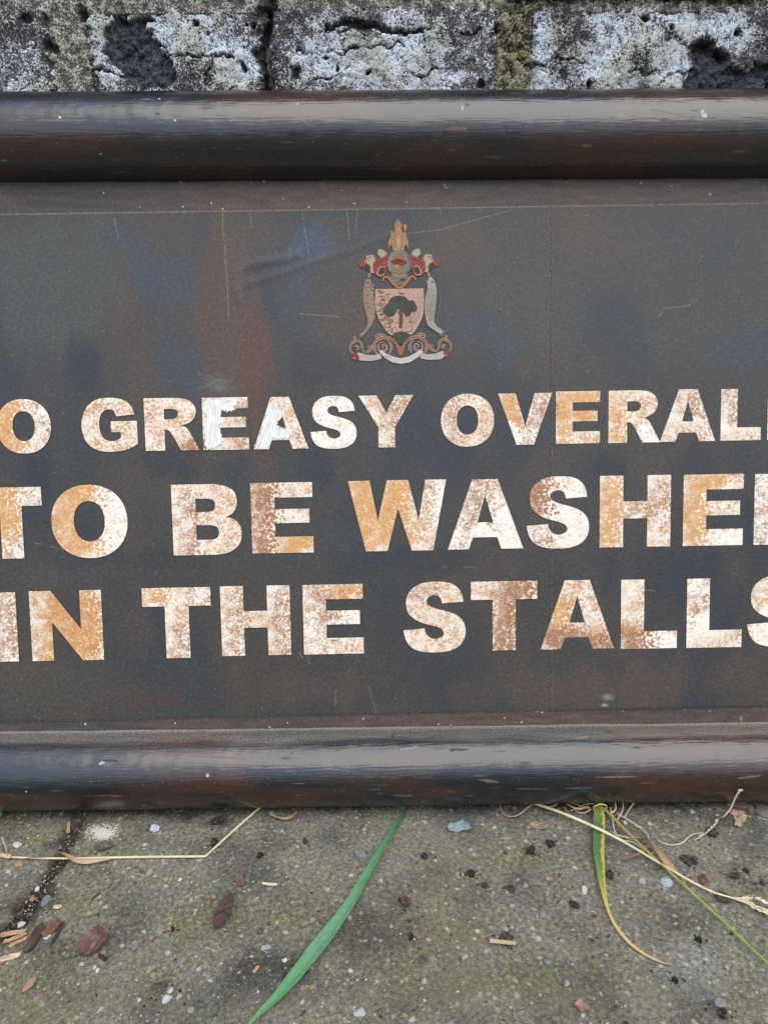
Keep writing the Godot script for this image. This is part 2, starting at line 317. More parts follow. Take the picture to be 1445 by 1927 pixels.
var LINES := {
	"BLADE_A": [Vector4(16.28, 1, 4.26, 1.34), Vector4(8, 4, 23.4, 2.55), Vector4(-0.42, 6, 42.2, 3.7), Vector4(-13.59, 7, 72.06, 5.34), Vector4(-24.47, 6, 94.87, 6.42), Vector4(-33.21, 5, 109.23, 8.16), Vector4(-42.82, 4, 123.63, 8.69), Vector4(-51.77, 3.5, 137.47, 7.63), Vector4(-60.35, 3, 148.95, 5.26), Vector4(-67.57, 2.5, 156.73, 3.07), Vector4(-73.03, 2, 163.42, 0.75)],
	"BLADE_B": [Vector4(150.77, 5, 11.57, 3.03), Vector4(148.15, 5, 21.57, 7.43), Vector4(142.95, 4, 37.93, 7.56), Vector4(138.23, 3.5, 53.78, 6.98), Vector4(135.48, 3, 66.52, 5.44), Vector4(133, 3, 79.09, 3.97), Vector4(131.77, 2.5, 88.61, 2.59), Vector4(131.22, 2, 97.75, 1.91), Vector4(132.42, 2, 108.79, 2.17), Vector4(136.74, 1.6, 119.01, 2.12), Vector4(143.21, 1.4, 126.34, 1.79), Vector4(150.45, 1.2, 130.87, 1.18), Vector4(157.12, 1, 132.75, 0.29)],
	"BLADE_C": [Vector4(-271.94, 2, 22.88, 2.95), Vector4(-273.04, 4, 14.9, 2.61), Vector4(-273.51, 6, 8.77, 1.89), Vector4(-274.09, 8, 4.64, 0.76)],
	"STRAW_A": [Vector4(-90.84, 2, 4.97, 1.91), Vector4(-105.52, 2.5, 28.11, 1.83), Vector4(-118.32, 2, 47.86, 1.76), Vector4(-120.27, 2, 50.11, 1.75), Vector4(-122.73, 1.8, 50.13, 1.75), Vector4(-136.43, 1.6, 49.85, 1.75), Vector4(-167.88, 1.6, 49.71, 1.75), Vector4(-202.64, 1.6, 49.97, 1.57), Vector4(-226.95, 2, 49.93, 1.4), Vector4(-247.04, 2, 48.65, 1.4)],
	"LEAF_A": [Vector4(-238.36, 3, 51.21, 1.04), Vector4(-228.07, 4, 50.63, 2.09), Vector4(-220.1, 5, 48.64, 2.45), Vector4(-214.43, 4.5, 48.23, 2.8), Vector4(-207.96, 4, 51.46, 2.78), Vector4(-201.67, 3, 53.68, 2.43), Vector4(-195.86, 2.5, 53.72, 2.77), Vector4(-187.66, 2.5, 52.53, 2.09), Vector4(-181.25, 2, 51.24, 1.05)],
	"STRAW_B": [Vector4(106.52, 3, 6.19, 1.91), Vector4(114.35, 4, 11.85, 2.27), Vector4(123.48, 6, 20.16, 2.23), Vector4(141.44, 7, 34.84, 2.17), Vector4(158.98, 5, 47.91, 1.76), Vector4(174.65, 3.5, 62.97, 1.71), Vector4(191.54, 3, 79.75, 1.32), Vector4(200.37, 2.6, 85.99, 1.31), Vector4(209.34, 2.4, 89.92, 1.13), Vector4(217.46, 2.2, 94.54, 0.96), Vector4(226.38, 2, 102.07, 0.79)],
	"STRAW_C": [Vector4(151.97, 3, 8.16, 1.91), Vector4(156.08, 4, 17.97, 2.25), Vector4(159.78, 4.5, 29.41, 1.83), Vector4(169.77, 4, 52.61, 1.75), Vector4(178.58, 3.5, 70.4, 1.52), Vector4(190.78, 3, 96.33, 1.44), Vector4(201.71, 2.6, 119.64, 1.21), Vector4(209.15, 2.4, 137.01, 1.16)],
	"LEAF_C": [Vector4(161.82, 3, 40.11, 1.44), Vector4(167.84, 5, 42.87, 3.92), Vector4(172.32, 6, 44.99, 4.26), Vector4(174.99, 6, 48.35, 3.52), Vector4(176.42, 6, 55.76, 4.17), Vector4(178.31, 5, 61.93, 4.12), Vector4(180.86, 4, 66.21, 2.72), Vector4(183.89, 3, 69.14, 1.02), Vector4(184.66, 2.4, 74.06, 0.67), Vector4(185.47, 2, 78.67, 0.5)],
	"LEAF_D": [Vector4(154.65, 2.4, 58.36, 1.73), Vector4(161.68, 3, 55.97, 2.43), Vector4(168.02, 4, 52.58, 2.45), Vector4(173.64, 4.5, 47.65, 1.41)],
	"CURL_A": [Vector4(81.11, 3, 4.59, 0.77), Vector4(81.5, 2.4, 11.49, 1.14), Vector4(84.36, 2, 16.91, 1.13), Vector4(89.88, 2, 17.54, 1.31), Vector4(94.81, 2.6, 15.17, 1.5), Vector4(100.17, 3.4, 10.87, 1.52), Vector4(106.32, 4, 6.81, 1.15)],
	"CURL_B": [Vector4(106.02, 3, 6.72, 0.76), Vector4(111.77, 3, 10.09, 0.76), Vector4(118.68, 3.5, 9.73, 0.76), Vector4(123.09, 4, 7.14, 0.76)],
	"CURL_C": [Vector4(128.66, 4, 7.8, 0.76), Vector4(133.22, 4, 12.21, 1.51), Vector4(137.25, 4.5, 13.94, 1.51), Vector4(142.16, 5, 12.48, 1.13), Vector4(143.66, 5, 15.18, 0.94), Vector4(139.42, 4, 17.12, 0.94), Vector4(135.33, 3, 15.89, 0.94), Vector4(133.23, 3, 11.05, 0.95)],
	"CURL_D": [Vector4(158.4, 5, 13.87, 0.94), Vector4(157.04, 4, 23.19, 0.93), Vector4(155.15, 3.5, 32.7, 0.91), Vector4(156.16, 3, 37.58, 0.9), Vector4(161.82, 3, 40.11, 0.9), Vector4(167.47, 3, 44.51, 0.89)],
	"CURL_E": [Vector4(163.49, 5, 7.47, 1.14), Vector4(161.82, 5, 15, 1.13), Vector4(157.94, 4, 18, 1.12)],
	"CURL_F": [Vector4(177.13, 4, 8.2, 1.53), Vector4(171.27, 3, 14.46, 1.51), Vector4(166.12, 2, 21.09, 1.3)],
	"CURL_G": [Vector4(161.91, 3.5, 17.5, 0.75), Vector4(168.84, 3, 24.85, 0.92), Vector4(174.26, 3, 32.52, 0.91), Vector4(175.91, 3.4, 37.9, 0.72), Vector4(175.28, 4, 43.36, 0.71)],
	"CURL_H": [Vector4(126.17, 3, 10.37, 1.52), Vector4(128.33, 2, 14.07, 1.51), Vector4(130.19, 1.6, 15.76, 1.13)],
	"CURL_I": [Vector4(130.12, 2, 13.04, 0.76), Vector4(135.35, 3, 11.63, 0.95), Vector4(141.87, 3.5, 8.56, 0.95), Vector4(148.82, 4, 8.19, 0.95)],
	"CURL_J": [Vector4(169.19, 5, 7.58, 0.76), Vector4(167.67, 4.5, 13.47, 0.94), Vector4(164.49, 4, 18.66, 0.93), Vector4(159.63, 3, 24.67, 0.92), Vector4(159.11, 2.6, 29.79, 0.73)],
	"CURL_K": [Vector4(153.19, 2.4, 33.43, 0.73), Vector4(157.79, 2.6, 41.52, 0.89), Vector4(164.47, 3, 44.93, 0.89), Vector4(171.69, 3, 54.34, 0.7), Vector4(177.19, 2.4, 49.21, 0.71)],
	"CURL_L": [Vector4(127.17, 4, 6.13, 0.96), Vector4(134.98, 4, 8.46, 1.14), Vector4(140.25, 3.4, 11.65, 1.14), Vector4(145.09, 3, 13.42, 0.94)],
	"THREAD_B": [Vector4(181.64, 2, 42.28, 0.72), Vector4(185.88, 2, 45.2, 0.89), Vector4(191.18, 2, 46.25, 0.89), Vector4(196.97, 2.5, 45, 1.07), Vector4(202.02, 3, 41.35, 0.9), Vector4(207.02, 3, 38.06, 0.72), Vector4(214.49, 3, 36.74, 0.72)],
	"THREAD_C": [Vector4(230.85, 4, 24.61, 0.93), Vector4(225.4, 3.6, 30.16, 0.92), Vector4(216.65, 3, 36.78, 0.9), Vector4(206.07, 2, 42.26, 0.72)],
	"SPIKE_A": [Vector4(209.34, 2.4, 89.92, 0.65), Vector4(215.76, 3.5, 91.08, 1.94), Vector4(222.76, 4, 92.46, 2.25), Vector4(226.48, 4, 95.23, 0.96)],
	"SPIKE_B": [Vector4(214.9, 2.4, 93.13, 0.64), Vector4(218.99, 3, 97.6, 1.91), Vector4(223.38, 3, 101.44, 2.21), Vector4(226.44, 3, 105.19, 0.94)],
	"SPIKE_C": [Vector4(212.83, 2.4, 90.77, 0.65), Vector4(218.43, 2.6, 93.77, 1.61), Vector4(222.86, 2.6, 97.68, 1.59), Vector4(225.83, 2.6, 101.12, 0.63)],
	"TWIG_A": [Vector4(57.38, 2, 116.25, 2.74), Vector4(62.7, 2.2, 117.2, 2.43), Vector4(71.55, 2.4, 118.55, 2.42)],
	"TWIG_B": [Vector4(-79.26, 1.2, 72.22, 1.67), Vector4(-73.78, 1.2, 73.15, 2), Vector4(-69.77, 1.2, 73.22, 1.67)],
	"TWIG_C": [Vector4(-260.64, 5, 34.27, 0.72), Vector4(-256.56, 3, 38.87, 0.89), Vector4(-252.82, 2, 43.96, 0.88)],
	"TWIG_D": [Vector4(168.17, 1.2, 64.44, 0.68), Vector4(171.99, 1.4, 65.15, 0.85), Vector4(176.68, 1.2, 63.72, 0.69)],
	"TWIG_E": [Vector4(-86.38, 1, 77.64, 0.66), Vector4(-82.7, 1.2, 79.91, 0.66), Vector4(-78.48, 1, 81.8, 0.66)],
	"FIBRE_A": [Vector4(-182.68, 1, 82.69, 0.65), Vector4(-180.23, 1, 78.75, 0.82), Vector4(-178.69, 1, 77.58, 0.5)],
	"SCRAP_A": [Vector4(-82.79, 2.5, 13.2, 2.26), Vector4(-77.07, 3, 16.5, 2.62), Vector4(-71.64, 3, 18.16, 2.24), Vector4(-66.64, 3.4, 16.11, 1.87), Vector4(-63.34, 4, 11.6, 1.89)],
}
var THREAD_A := [Vector4(235.22, 36.92, 36, 1.68), Vector4(233.36, 32.66, 36, 1.26), Vector4(232.03, 27.08, 36, 1.27), Vector4(230.4, 21.03, 36, 1.28), Vector4(226.88, 15.4, 36, 1.28)]
var ITEMS := [
	["stone", "stone", "largest reddish brown stone, lying below the straw stalk at the left", "stone", -168.41, 114.34, 22.32, 17.92, 0.77, Color8(122, 82, 78)],
	["leaf", "dry_leaf", "flat dark brown oval leaf with cracked veins in the middle of the paving", "leaf", -99.38, 92.15, 25.61, 9.75, 1.44, Color8(92, 68, 64)],
	["bark", "bark_chip", "upright dark brown bark flake beside the orange wood splinters", "bark chip", -205.44, 108.85, 23.05, 7.73, 1.51, Color8(92, 68, 54)],
	["bark", "bark_chip", "rusty brown curled bark scrap between dark flake and thin sliver", "bark chip", -198.79, 102.94, 14.31, 7.75, 1.19, Color8(128, 84, 58)],
	["bark", "bark_sliver", "thin dark upright bark sliver right of the rusty bark scrap", "bark sliver", -193.5, 105.89, 18.64, 2.81, 1.50, Color8(80, 58, 52)],
	["bark", "wood_splinter", "uppermost orange wood splinter at the left edge of the picture", "splinter", -219.34, 105.44, 18.2, 4.07, 0.20, Color8(190, 146, 96)],
	["bark", "wood_splinter", "middle orange wood splinter at the left edge of the picture", "splinter", -216.57, 108.65, 15.72, 3.47, 0.49, Color8(178, 132, 88)],
	["bark", "wood_splinter", "lowest orange wood splinter at the left edge of the picture", "splinter", -213.55, 111.14, 11.6, 2.92, 0.66, Color8(186, 138, 92)],
	["bark", "wood_splinter", "pale peach wood splinter lying below the orange splinters", "splinter", -213.67, 120.94, 14.19, 4.22, 0.34, Color8(204, 166, 130)],
	["stone", "pink_chip", "pink and white stone chip near lower left corner", "stone chip", -195.34, 136.83, 11.64, 6.07, 1.31, Color8(206, 150, 134)],
	["bark", "wood_splinter", "tan splinter standing near the rail above the straw stalk", "splinter", -221.6, 21.12, 15.25, 3.13, -1.20, Color8(196, 152, 92)],
	["stone", "brown_grit", "small dark brown stone touching the tan splinter", "stone", -216.57, 21.72, 5.68, 8.86, 0.28, Color8(80, 72, 68)],
	["stone", "flat_pebble", "flat grey brown pebble under the white lichen patch", "pebble", -190.7, 40.22, 15.07, 8.84, 0.13, Color8(98, 92, 80)],
	["stone", "white_pebble", "white pebble just above the straw seed head", "pebble", -250.36, 35.79, 5.97, 7.51, 0.75, Color8(226, 222, 218)],
	["stone", "ochre_pebble", "ochre pebble just below the straw seed head", "pebble", -241.34, 52.55, 7.7, 6.03, 0.14, Color8(190, 150, 90)],
	["stone", "white_pebble", "white pebble above the dark bark flake", "pebble", -217.75, 98.98, 5.72, 4.99, 1.05, Color8(222, 222, 222)],
	["stone", "white_pebble", "white pebble between the bark flake and thin sliver", "pebble", -198.64, 107.57, 4.94, 4, 0.00, Color8(206, 210, 212)],
	["stone", "blue_grey_pebble", "blue grey pebble in the dirt line at the left", "pebble", -210.43, 82.03, 9.07, 6.73, 1.20, Color8(126, 138, 146)],
	["bark", "wood_splinter", "short pale yellow splinter right of the blue grey pebble", "splinter", -201.05, 87.27, 6.5, 3.33, 0.13, Color8(196, 172, 116)],
	["stone", "white_pebble", "tiny white pebble in the dirt line left of the paving", "pebble", -219.87, 72.61, 3.34, 5.07, 0.00, Color8(220, 220, 220)],
	["stone", "orange_grit", "orange grit stone in the dirt line at the left", "stone", -219.87, 79.88, 4.23, 5.27, 0.50, Color8(196, 130, 80)],
	["bark", "bark_chip", "small dark crumb of bark under the largest reddish stone", "bark chip", -161.45, 121.85, 8.38, 3.15, -0.57, Color8(72, 56, 50)],
	["stone", "white_pebble", "lower of two tiny white pebbles below the reddish stone", "pebble", -161.67, 129.3, 2.94, 3.61, 0.00, Color8(226, 226, 226)],
	["stone", "white_pebble", "upper of two tiny white pebbles below the reddish stone", "pebble", -163.86, 127.34, 2.36, 3.24, 0.00, Color8(222, 222, 222)],
	["crumb", "soil_clump", "brown soil clump ringed with moss in the lower left", "soil clump", -123.9, 140.49, 13.06, 11.63, 0.84, Color8(92, 78, 68)],
	["stone", "white_pebble", "larger white pebble stuck to the brown soil clump", "pebble", -118.88, 146.23, 6.11, 5.92, 0.65, Color8(222, 222, 226)],
	["stone", "white_pebble", "smaller white pebble right of the brown soil clump", "pebble", -118.13, 141.79, 3.42, 4.49, 0.00, Color8(216, 216, 220)],
	["stone", "orange_pebble", "small orange pebble right of the largest reddish stone", "pebble", -137.84, 108.99, 3.81, 4.19, 0.35, Color8(206, 148, 84)],
	["crumb", "soil_crumb", "round dark crumb beside an orange speck below the leaf", "soil crumb", -127.24, 103.85, 3.75, 5.18, 0.00, Color8(60, 46, 40)],
	["stone", "orange_pebble", "orange pebble touching a round dark crumb", "pebble", -129.21, 103.45, 3.44, 3.89, 0.00, Color8(204, 142, 74)],
	["stone", "white_pebble", "white pebble under the middle of the straw stalk", "pebble", -132.32, 67.56, 4.15, 3.88, 0.30, Color8(226, 220, 210)],
	["stone", "tan_pebble", "tan upright pebble left of a white pebble under the straw", "pebble", -138.2, 67.03, 7.34, 3.1, 1.45, Color8(186, 156, 110)],
	["stone", "cream_pebble", "cream pebble nearest below the middle of straw stalk", "pebble", -153.57, 60.76, 7.85, 3.66, 1.33, Color8(178, 174, 150)],
	["bark", "bark_chip", "brown curled bark scrap above the dark oval leaf", "bark chip", -93.93, 69.1, 13.68, 6.45, -1.04, Color8(122, 92, 74)],
	["crumb", "soil_crumb", "black crumb right of the bend in the straw stalk", "soil crumb", -84.34, 48.24, 5.63, 7.21, 0.00, Color8(38, 34, 32)],
	["crumb", "soil_crumb", "dark brown crumb close under the rail left of long blade", "soil crumb", -55.89, 36.59, 5.05, 5.33, 0.00, Color8(66, 52, 46)],
	["crumb", "soil_crumb", "dark peaty crumb behind the bend in the straw stalk", "soil crumb", -116.88, 37.35, 8.06, 10.71, 0.26, Color8(58, 46, 42)],
	["crumb", "soil_crumb", "dark peaty clump at the foot of the rail above straw bend", "soil crumb", -119.64, 17.46, 12.97, 9.14, 0.27, Color8(48, 42, 40)],
	["stone", "ochre_pebble", "ochre pebble at the upper end of the dark oval leaf", "pebble", -108.25, 80.71, 4.62, 4.17, 0.12, Color8(190, 144, 78)],
	["stone", "grey_pebble", "grey translucent pebble beside the long green blade", "pebble", -17.46, 49.04, 10.32, 10.44, 0.70, Color8(142, 142, 138)],
	["stone", "grey_white_pebble", "grey white pebble left of the long green blade", "pebble", -70.77, 117.07, 6.46, 5.03, 0.55, Color8(178, 180, 184)],
	["stone", "white_pebble", "white pebble touching the left edge of long green blade", "pebble", -58.92, 124.94, 3.91, 3.49, -0.23, Color8(224, 224, 224)],
	["bark", "wood_splinter", "little orange splinter left of the lower green blade", "splinter", -74.03, 130.81, 5.93, 2.67, 1.00, Color8(198, 138, 88)],
	["stone", "slate_pebble", "dark slate pebble set between leaf and green blade", "pebble", -75.51, 105.84, 4.98, 6.3, 0.00, Color8(92, 94, 96)],
	["stone", "slate_pebble", "blue slate pebble right of the lower green blade", "pebble", -45.51, 135.07, 6.63, 4.39, 0.44, Color8(94, 100, 106)],
	["stone", "tan_pebble", "tan pebble below the blue slate pebble", "pebble", -46.67, 141.2, 4.91, 5.09, 0.22, Color8(164, 128, 84)],
	["stone", "white_pebble", "white pebble at the bottom edge right of blade tip", "pebble", -16.34, 156.01, 7.52, 6.67, 0.53, Color8(206, 206, 202)],
	["bark", "slate_flake", "blue grey slate flake lying near the rail", "slate flake", 49.31, 25.29, 19.33, 11.05, 0.16, Color8(128, 146, 148)],
	["bark", "bark_chip", "tan bark chip right of the slate flake near the rail", "bark chip", 105.18, 25.35, 15.58, 7.32, -0.11, Color8(150, 122, 94)],
	["crumb", "soil_crumb", "flaky dark crumb below the tan bark chip", "soil crumb", 94.82, 48.38, 8.62, 9.29, -0.25, Color8(56, 48, 44)],
	["crumb", "soil_crumb", "dark crumb with dry fibre left of the broad grass leaf", "soil crumb", 109.15, 41.62, 7.66, 9.32, 0.50, Color8(52, 46, 42)],
	["crumb", "soil_crumb", "blackish crumb below the slate flake", "soil crumb", 24.27, 51.64, 6.66, 7.58, 0.00, Color8(44, 44, 48)],
	["crumb", "soil_crumb", "round dark brown crumb alone in the middle of the paving", "soil crumb", 52.86, 66.71, 7.59, 7.66, 0.25, Color8(58, 50, 48)],
	["crumb", "bud_scale", "reddish brown bud scale right of the long green blade", "bud scale", 9.54, 87.57, 8.69, 10.52, 0.35, Color8(96, 58, 48)],
	["crumb", "soil_crumb", "faint crumb between round crumb and speckled soil clump", "soil crumb", 60.27, 76.48, 5.99, 6.07, 0.00, Color8(66, 62, 56)],
	["crumb", "soil_clump", "speckled black soil clump right of the round crumb", "soil clump", 76.51, 78.82, 9.28, 10.25, 0.00, Color8(54, 52, 48)],
	["stone", "orange_pebble", "orange pebble left of the yellowing grass tip", "pebble", 101.59, 71, 5.39, 4.83, 0.00, Color8(206, 156, 96)],
	["stone", "white_pebble", "white upright pebble left of the yellowing grass leaf", "pebble", 121.92, 79.24, 8.27, 4.92, 1.32, Color8(214, 212, 208)],
	["crumb", "soil_clump", "dark crumbly clump below the white upright pebble", "soil clump", 113.12, 90.99, 9.94, 9.71, -0.87, Color8(60, 58, 52)],
	["crumb", "soil_crumb", "dark oval crumb touching the yellow part of grass leaf", "soil crumb", 141.39, 69.19, 7.93, 7.2, -0.49, Color8(56, 48, 46)],
	["bark", "bark_chip", "tan bark sliver below the reddish bud scale", "bark chip", 15.43, 110.28, 8.84, 4.29, -0.98, Color8(142, 112, 82)],
	["crumb", "soil_crumb", "dark crumb touching the tan bark sliver", "soil crumb", 12.62, 110.94, 4.62, 4.91, 0.00, Color8(56, 46, 42)],
	["stone", "mauve_pebble", "mauve brown pebble below the tan bark sliver", "pebble", 18.1, 126.6, 6.78, 4.94, 1.30, Color8(104, 86, 82)],
	["stone", "tan_pebble", "tan pebble resting behind the short cut twig", "pebble", 70.84, 109.85, 6.76, 6.07, 1.01, Color8(140, 116, 92)],
	["crumb", "soil_clump", "dark soil patch under the short cut twig", "soil clump", 67.01, 113.99, 14.09, 10.64, 0.00, Color8(66, 60, 52)],
	["stone", "grey_tan_pebble", "flat grey tan pebble below the short cut twig", "pebble", 50.1, 137.65, 6.61, 5.46, -0.44, Color8(136, 126, 108)],
	["stone", "grey_pebble", "tiny pale grey pebble right of the short cut twig", "pebble", 98.63, 115.24, 3.06, 3.71, 0.00, Color8(162, 162, 164)],
	["stone", "blue_grey_pebble", "blue grey pebble in the lower middle of paving", "pebble", 87.61, 128.46, 4.74, 5.08, 0.00, Color8(136, 142, 150)],
	["stone", "pale_pebble", "pale upright pebble left of the round black crumb", "pebble", 95.02, 141.19, 5.67, 3.73, 1.15, Color8(176, 174, 166)],
	["crumb", "soil_crumb", "round black crumb at the lower right of paving", "soil crumb", 153.92, 140.97, 4.32, 5.04, 0.00, Color8(40, 36, 36)],
	["crumb", "soil_crumb", "black crumb below the crossing grass stems", "soil crumb", 176.92, 116.61, 4.88, 5.59, 0.00, Color8(36, 34, 34)],
	["crumb", "soil_crumb", "large round black crumb at bottom right corner", "soil crumb", 170.61, 159.71, 7.14, 8.06, 0.00, Color8(48, 44, 44)],
	["stone", "grey_pebble", "light grey pebble above the large black corner crumb", "pebble", 172.39, 153.49, 7, 6.58, 0.46, Color8(160, 158, 158)],
	["bark", "wood_chip", "orange wood chip at the bottom right of centre", "wood chip", 99.1, 154.55, 7.32, 6.73, -1.07, Color8(170, 120, 90)],
	["stone", "peach_pebble", "peach pebble between the dry grass tip and green stem", "pebble", 149.25, 122.6, 3.61, 4.13, 0.00, Color8(196, 146, 110)],
	["stone", "red_stone", "rounded brick red stone under the pale straw", "stone", 199.3, 73.64, 7.87, 10.54, 0.26, Color8(134, 76, 68)],
	["bark", "bark_chip", "dark brown rounded bark chip under the straw seed head", "bark chip", 205.25, 87.57, 10.58, 9.33, -0.54, Color8(86, 64, 56)],
	["crumb", "soil_clump", "wide speckled soil clump right of the brown curled leaf", "soil clump", 195.6, 57.54, 13.9, 14.91, 0.00, Color8(52, 48, 44)],
	["stone", "brown_pebble", "brown pebble sitting on the wide soil clump", "pebble", 200.67, 56.29, 4.53, 5.36, 0.00, Color8(94, 82, 76)],
	["stone", "brown_pebble", "round dark pebble at the right edge above the straw", "pebble", 229.51, 66.53, 3.75, 5.83, 0.00, Color8(62, 54, 52)],
	["crumb", "soil_crumb", "thin line of dark crumbs near the right edge", "soil crumb", 219.58, 71.48, 10.94, 5.66, 0.21, Color8(54, 52, 48)],
	["crumb", "soil_crumb", "grey brown crumb at the right edge of paving", "soil crumb", 234.8, 76.79, 5.34, 6.18, 0.00, Color8(84, 74, 66)],
	["crumb", "soil_clump", "dark reddish clump under the white seed thread", "soil clump", 222.64, 34.09, 11.89, 12.39, -0.53, Color8(62, 46, 42)],
	["bark", "wood_splinter", "long tan splinter pointing down left by the rail", "splinter", 247.13, 22.97, 19.97, 6.7, 0.80, Color8(188, 150, 106)],
	["bark", "wood_splinter", "tan splinter lying across the top of other splinters", "splinter", 247.8, 16.2, 13.04, 6.25, -0.23, Color8(176, 138, 98)],
	["bark", "wood_splinter", "short tan splinter crossing two longer ones by the rail", "splinter", 245.16, 20.86, 13.09, 3.28, 1.35, Color8(186, 146, 104)],
	["bark", "bark_chip", "grey brown bark strip tucked against the rail", "bark chip", 251.94, 7.68, 19.36, 7.73, -0.18, Color8(120, 98, 78)],
	["stone", "bark_nugget", "round grey brown nugget beside the tan splinters", "bark nugget", 259.47, 11.09, 9.14, 11.59, 0.00, Color8(122, 108, 94)],
	["stone", "bark_nugget", "pale grey nugget at the right edge against the rail", "bark nugget", 268.62, 15.54, 11.68, 14.75, 0.55, Color8(140, 126, 112)],
	["stone", "cream_pebble", "cream seed husk near the rail right of the grass tangle", "seed husk", 217.14, 13.48, 4.55, 5.59, 0.00, Color8(208, 196, 160)],
	["stone", "peach_pebble", "peach pebble near the rail right of the grass tangle", "pebble", 195.76, 21.46, 3.73, 5.38, 0.00, Color8(186, 148, 122)],
	["stone", "white_pebble", "bluish white pebble right of the lower green stem", "pebble", 174.87, 74.86, 7.87, 7.68, 0.49, Color8(186, 196, 200)],
	["stone", "white_pebble", "bluish white pebble right of the yellow grass leaf", "pebble", 159.96, 73.33, 5.47, 5.88, 0.25, Color8(180, 190, 196)],
	["crumb", "lichen_lump", "small bluish white lichen lump near the rail", "lichen", -160.41, 23.3, 9.46, 11.69, 0.73, Color8(196, 202, 212)],
	["stone", "white_pebble", "white pebble inside the grass tangle by the rail", "pebble", 166.07, 22.95, 3.72, 5.26, 0.00, Color8(206, 206, 206)],
	["stone", "white_pebble", "white pebble right of the grass tangle by the rail", "pebble", 182.92, 24.81, 3.71, 4.69, 0.00, Color8(200, 200, 200)],
	["stone", "tan_pebble", "small tan pebble beside the lower green stem", "pebble", 151.39, 98.15, 4.14, 4.51, 0.00, Color8(160, 122, 84)],
]
var DIRT := [
	[Vector2(-215.13, 14.07), Vector2(-217.5, 26.7), Vector2(-215.37, 46.71), Vector2(-216.34, 59.17), Vector2(-217.86, 72.65), Vector2(-218.72, 83.84), Vector2(-219.46, 96.01), Vector2(-223.82, 103.22), Vector2(-233.66, 111.13)],
]
var STAINS := [
	[-198.75, 23.07, 13.6, 8.8, "white"],
	[-195.45, 27.12, 8.8, 6.4, "white"],
	[161.72, 136.13, 28, 16, "pale"],
	[168.69, 126.6, 20, 12, "pale"],
	[-218.48, 69.75, 12, 6.4, "moss"],
	[-125.36, 137.42, 18, 13.6, "moss"],
	[-54.94, 94.46, 36, 24, "moss"],
	[-104.5, 100.99, 36, 20, "moss"],
	[97.38, 56.16, 24, 12, "moss"],
	[39.17, 110.7, 36, 20, "moss"],
	[-68.56, 132.17, 28, 16, "dark"],
	[-10.19, 106.28, 36, 20, "dark"],
	[-202.02, 133.01, 36, 24, "moss"],
	[-218.72, 83.84, 24, 10.4, "dark"],
	[247.65, 20.39, 24, 10.4, "dark"],
	[18.69, 139.88, 48, 24, "moss"],
	[-267.32, 10.46, 16, 9.6, "moss"],
	[-122.64, 17.41, 16, 6.4, "dark"],
	[-226.17, 36.24, 12, 8, "dark"],
	[76.1, 140.86, 36, 24, "moss"],
]
var MARKS_T := [
	[205.84, 0.5217, 3, 5, 1.2, Color8(206, 206, 202)],
	[207.54, 0.5140, 1.5, 4, 1.2, Color8(206, 206, 202)],
	[-203.44, 0.5155, 2, 2, 0, Color8(206, 206, 202)],
	[-210.55, 0.4972, 16, 1.2, 0, Color8(150, 130, 104)],
	[-197.79, 0.4965, 20, 1.2, 0.02, Color8(150, 130, 104)],
	[-231.34, 0.4982, 12, 1, 0, Color8(128, 120, 110)],
	[52.08, 0.5745, 1, 4, 0, Color8(206, 206, 202)],
	[48.67, 0.4277, 14, 2, 0.05, Color8(150, 130, 104)],
	[-141.35, 0.6717, 1.5, 1.5, 0, Color8(206, 206, 202)],
	[-130.55, 0.4932, 1, 1.5, 0, Color8(206, 206, 202)],
	[-52.98, 0.6122, 2, 1, 0, Color8(206, 206, 202)],
	[185.35, 0.6271, 20, 1, 0.25, Color8(128, 120, 110)],
	[182.98, 0.5307, 22, 0.8, 0.3, Color8(128, 120, 110)],
	[-73.21, 0.5053, 40, 0.7, 0, Color8(128, 120, 110)],
	[123.38, 0.4846, 50, 0.7, 0, Color8(128, 120, 110)],
	[-181.03, 0.2708, 2, 1, 0, Color8(150, 130, 104)],
	[-244.05, 0.2284, 5, 1, 0, Color8(150, 130, 104)],
]
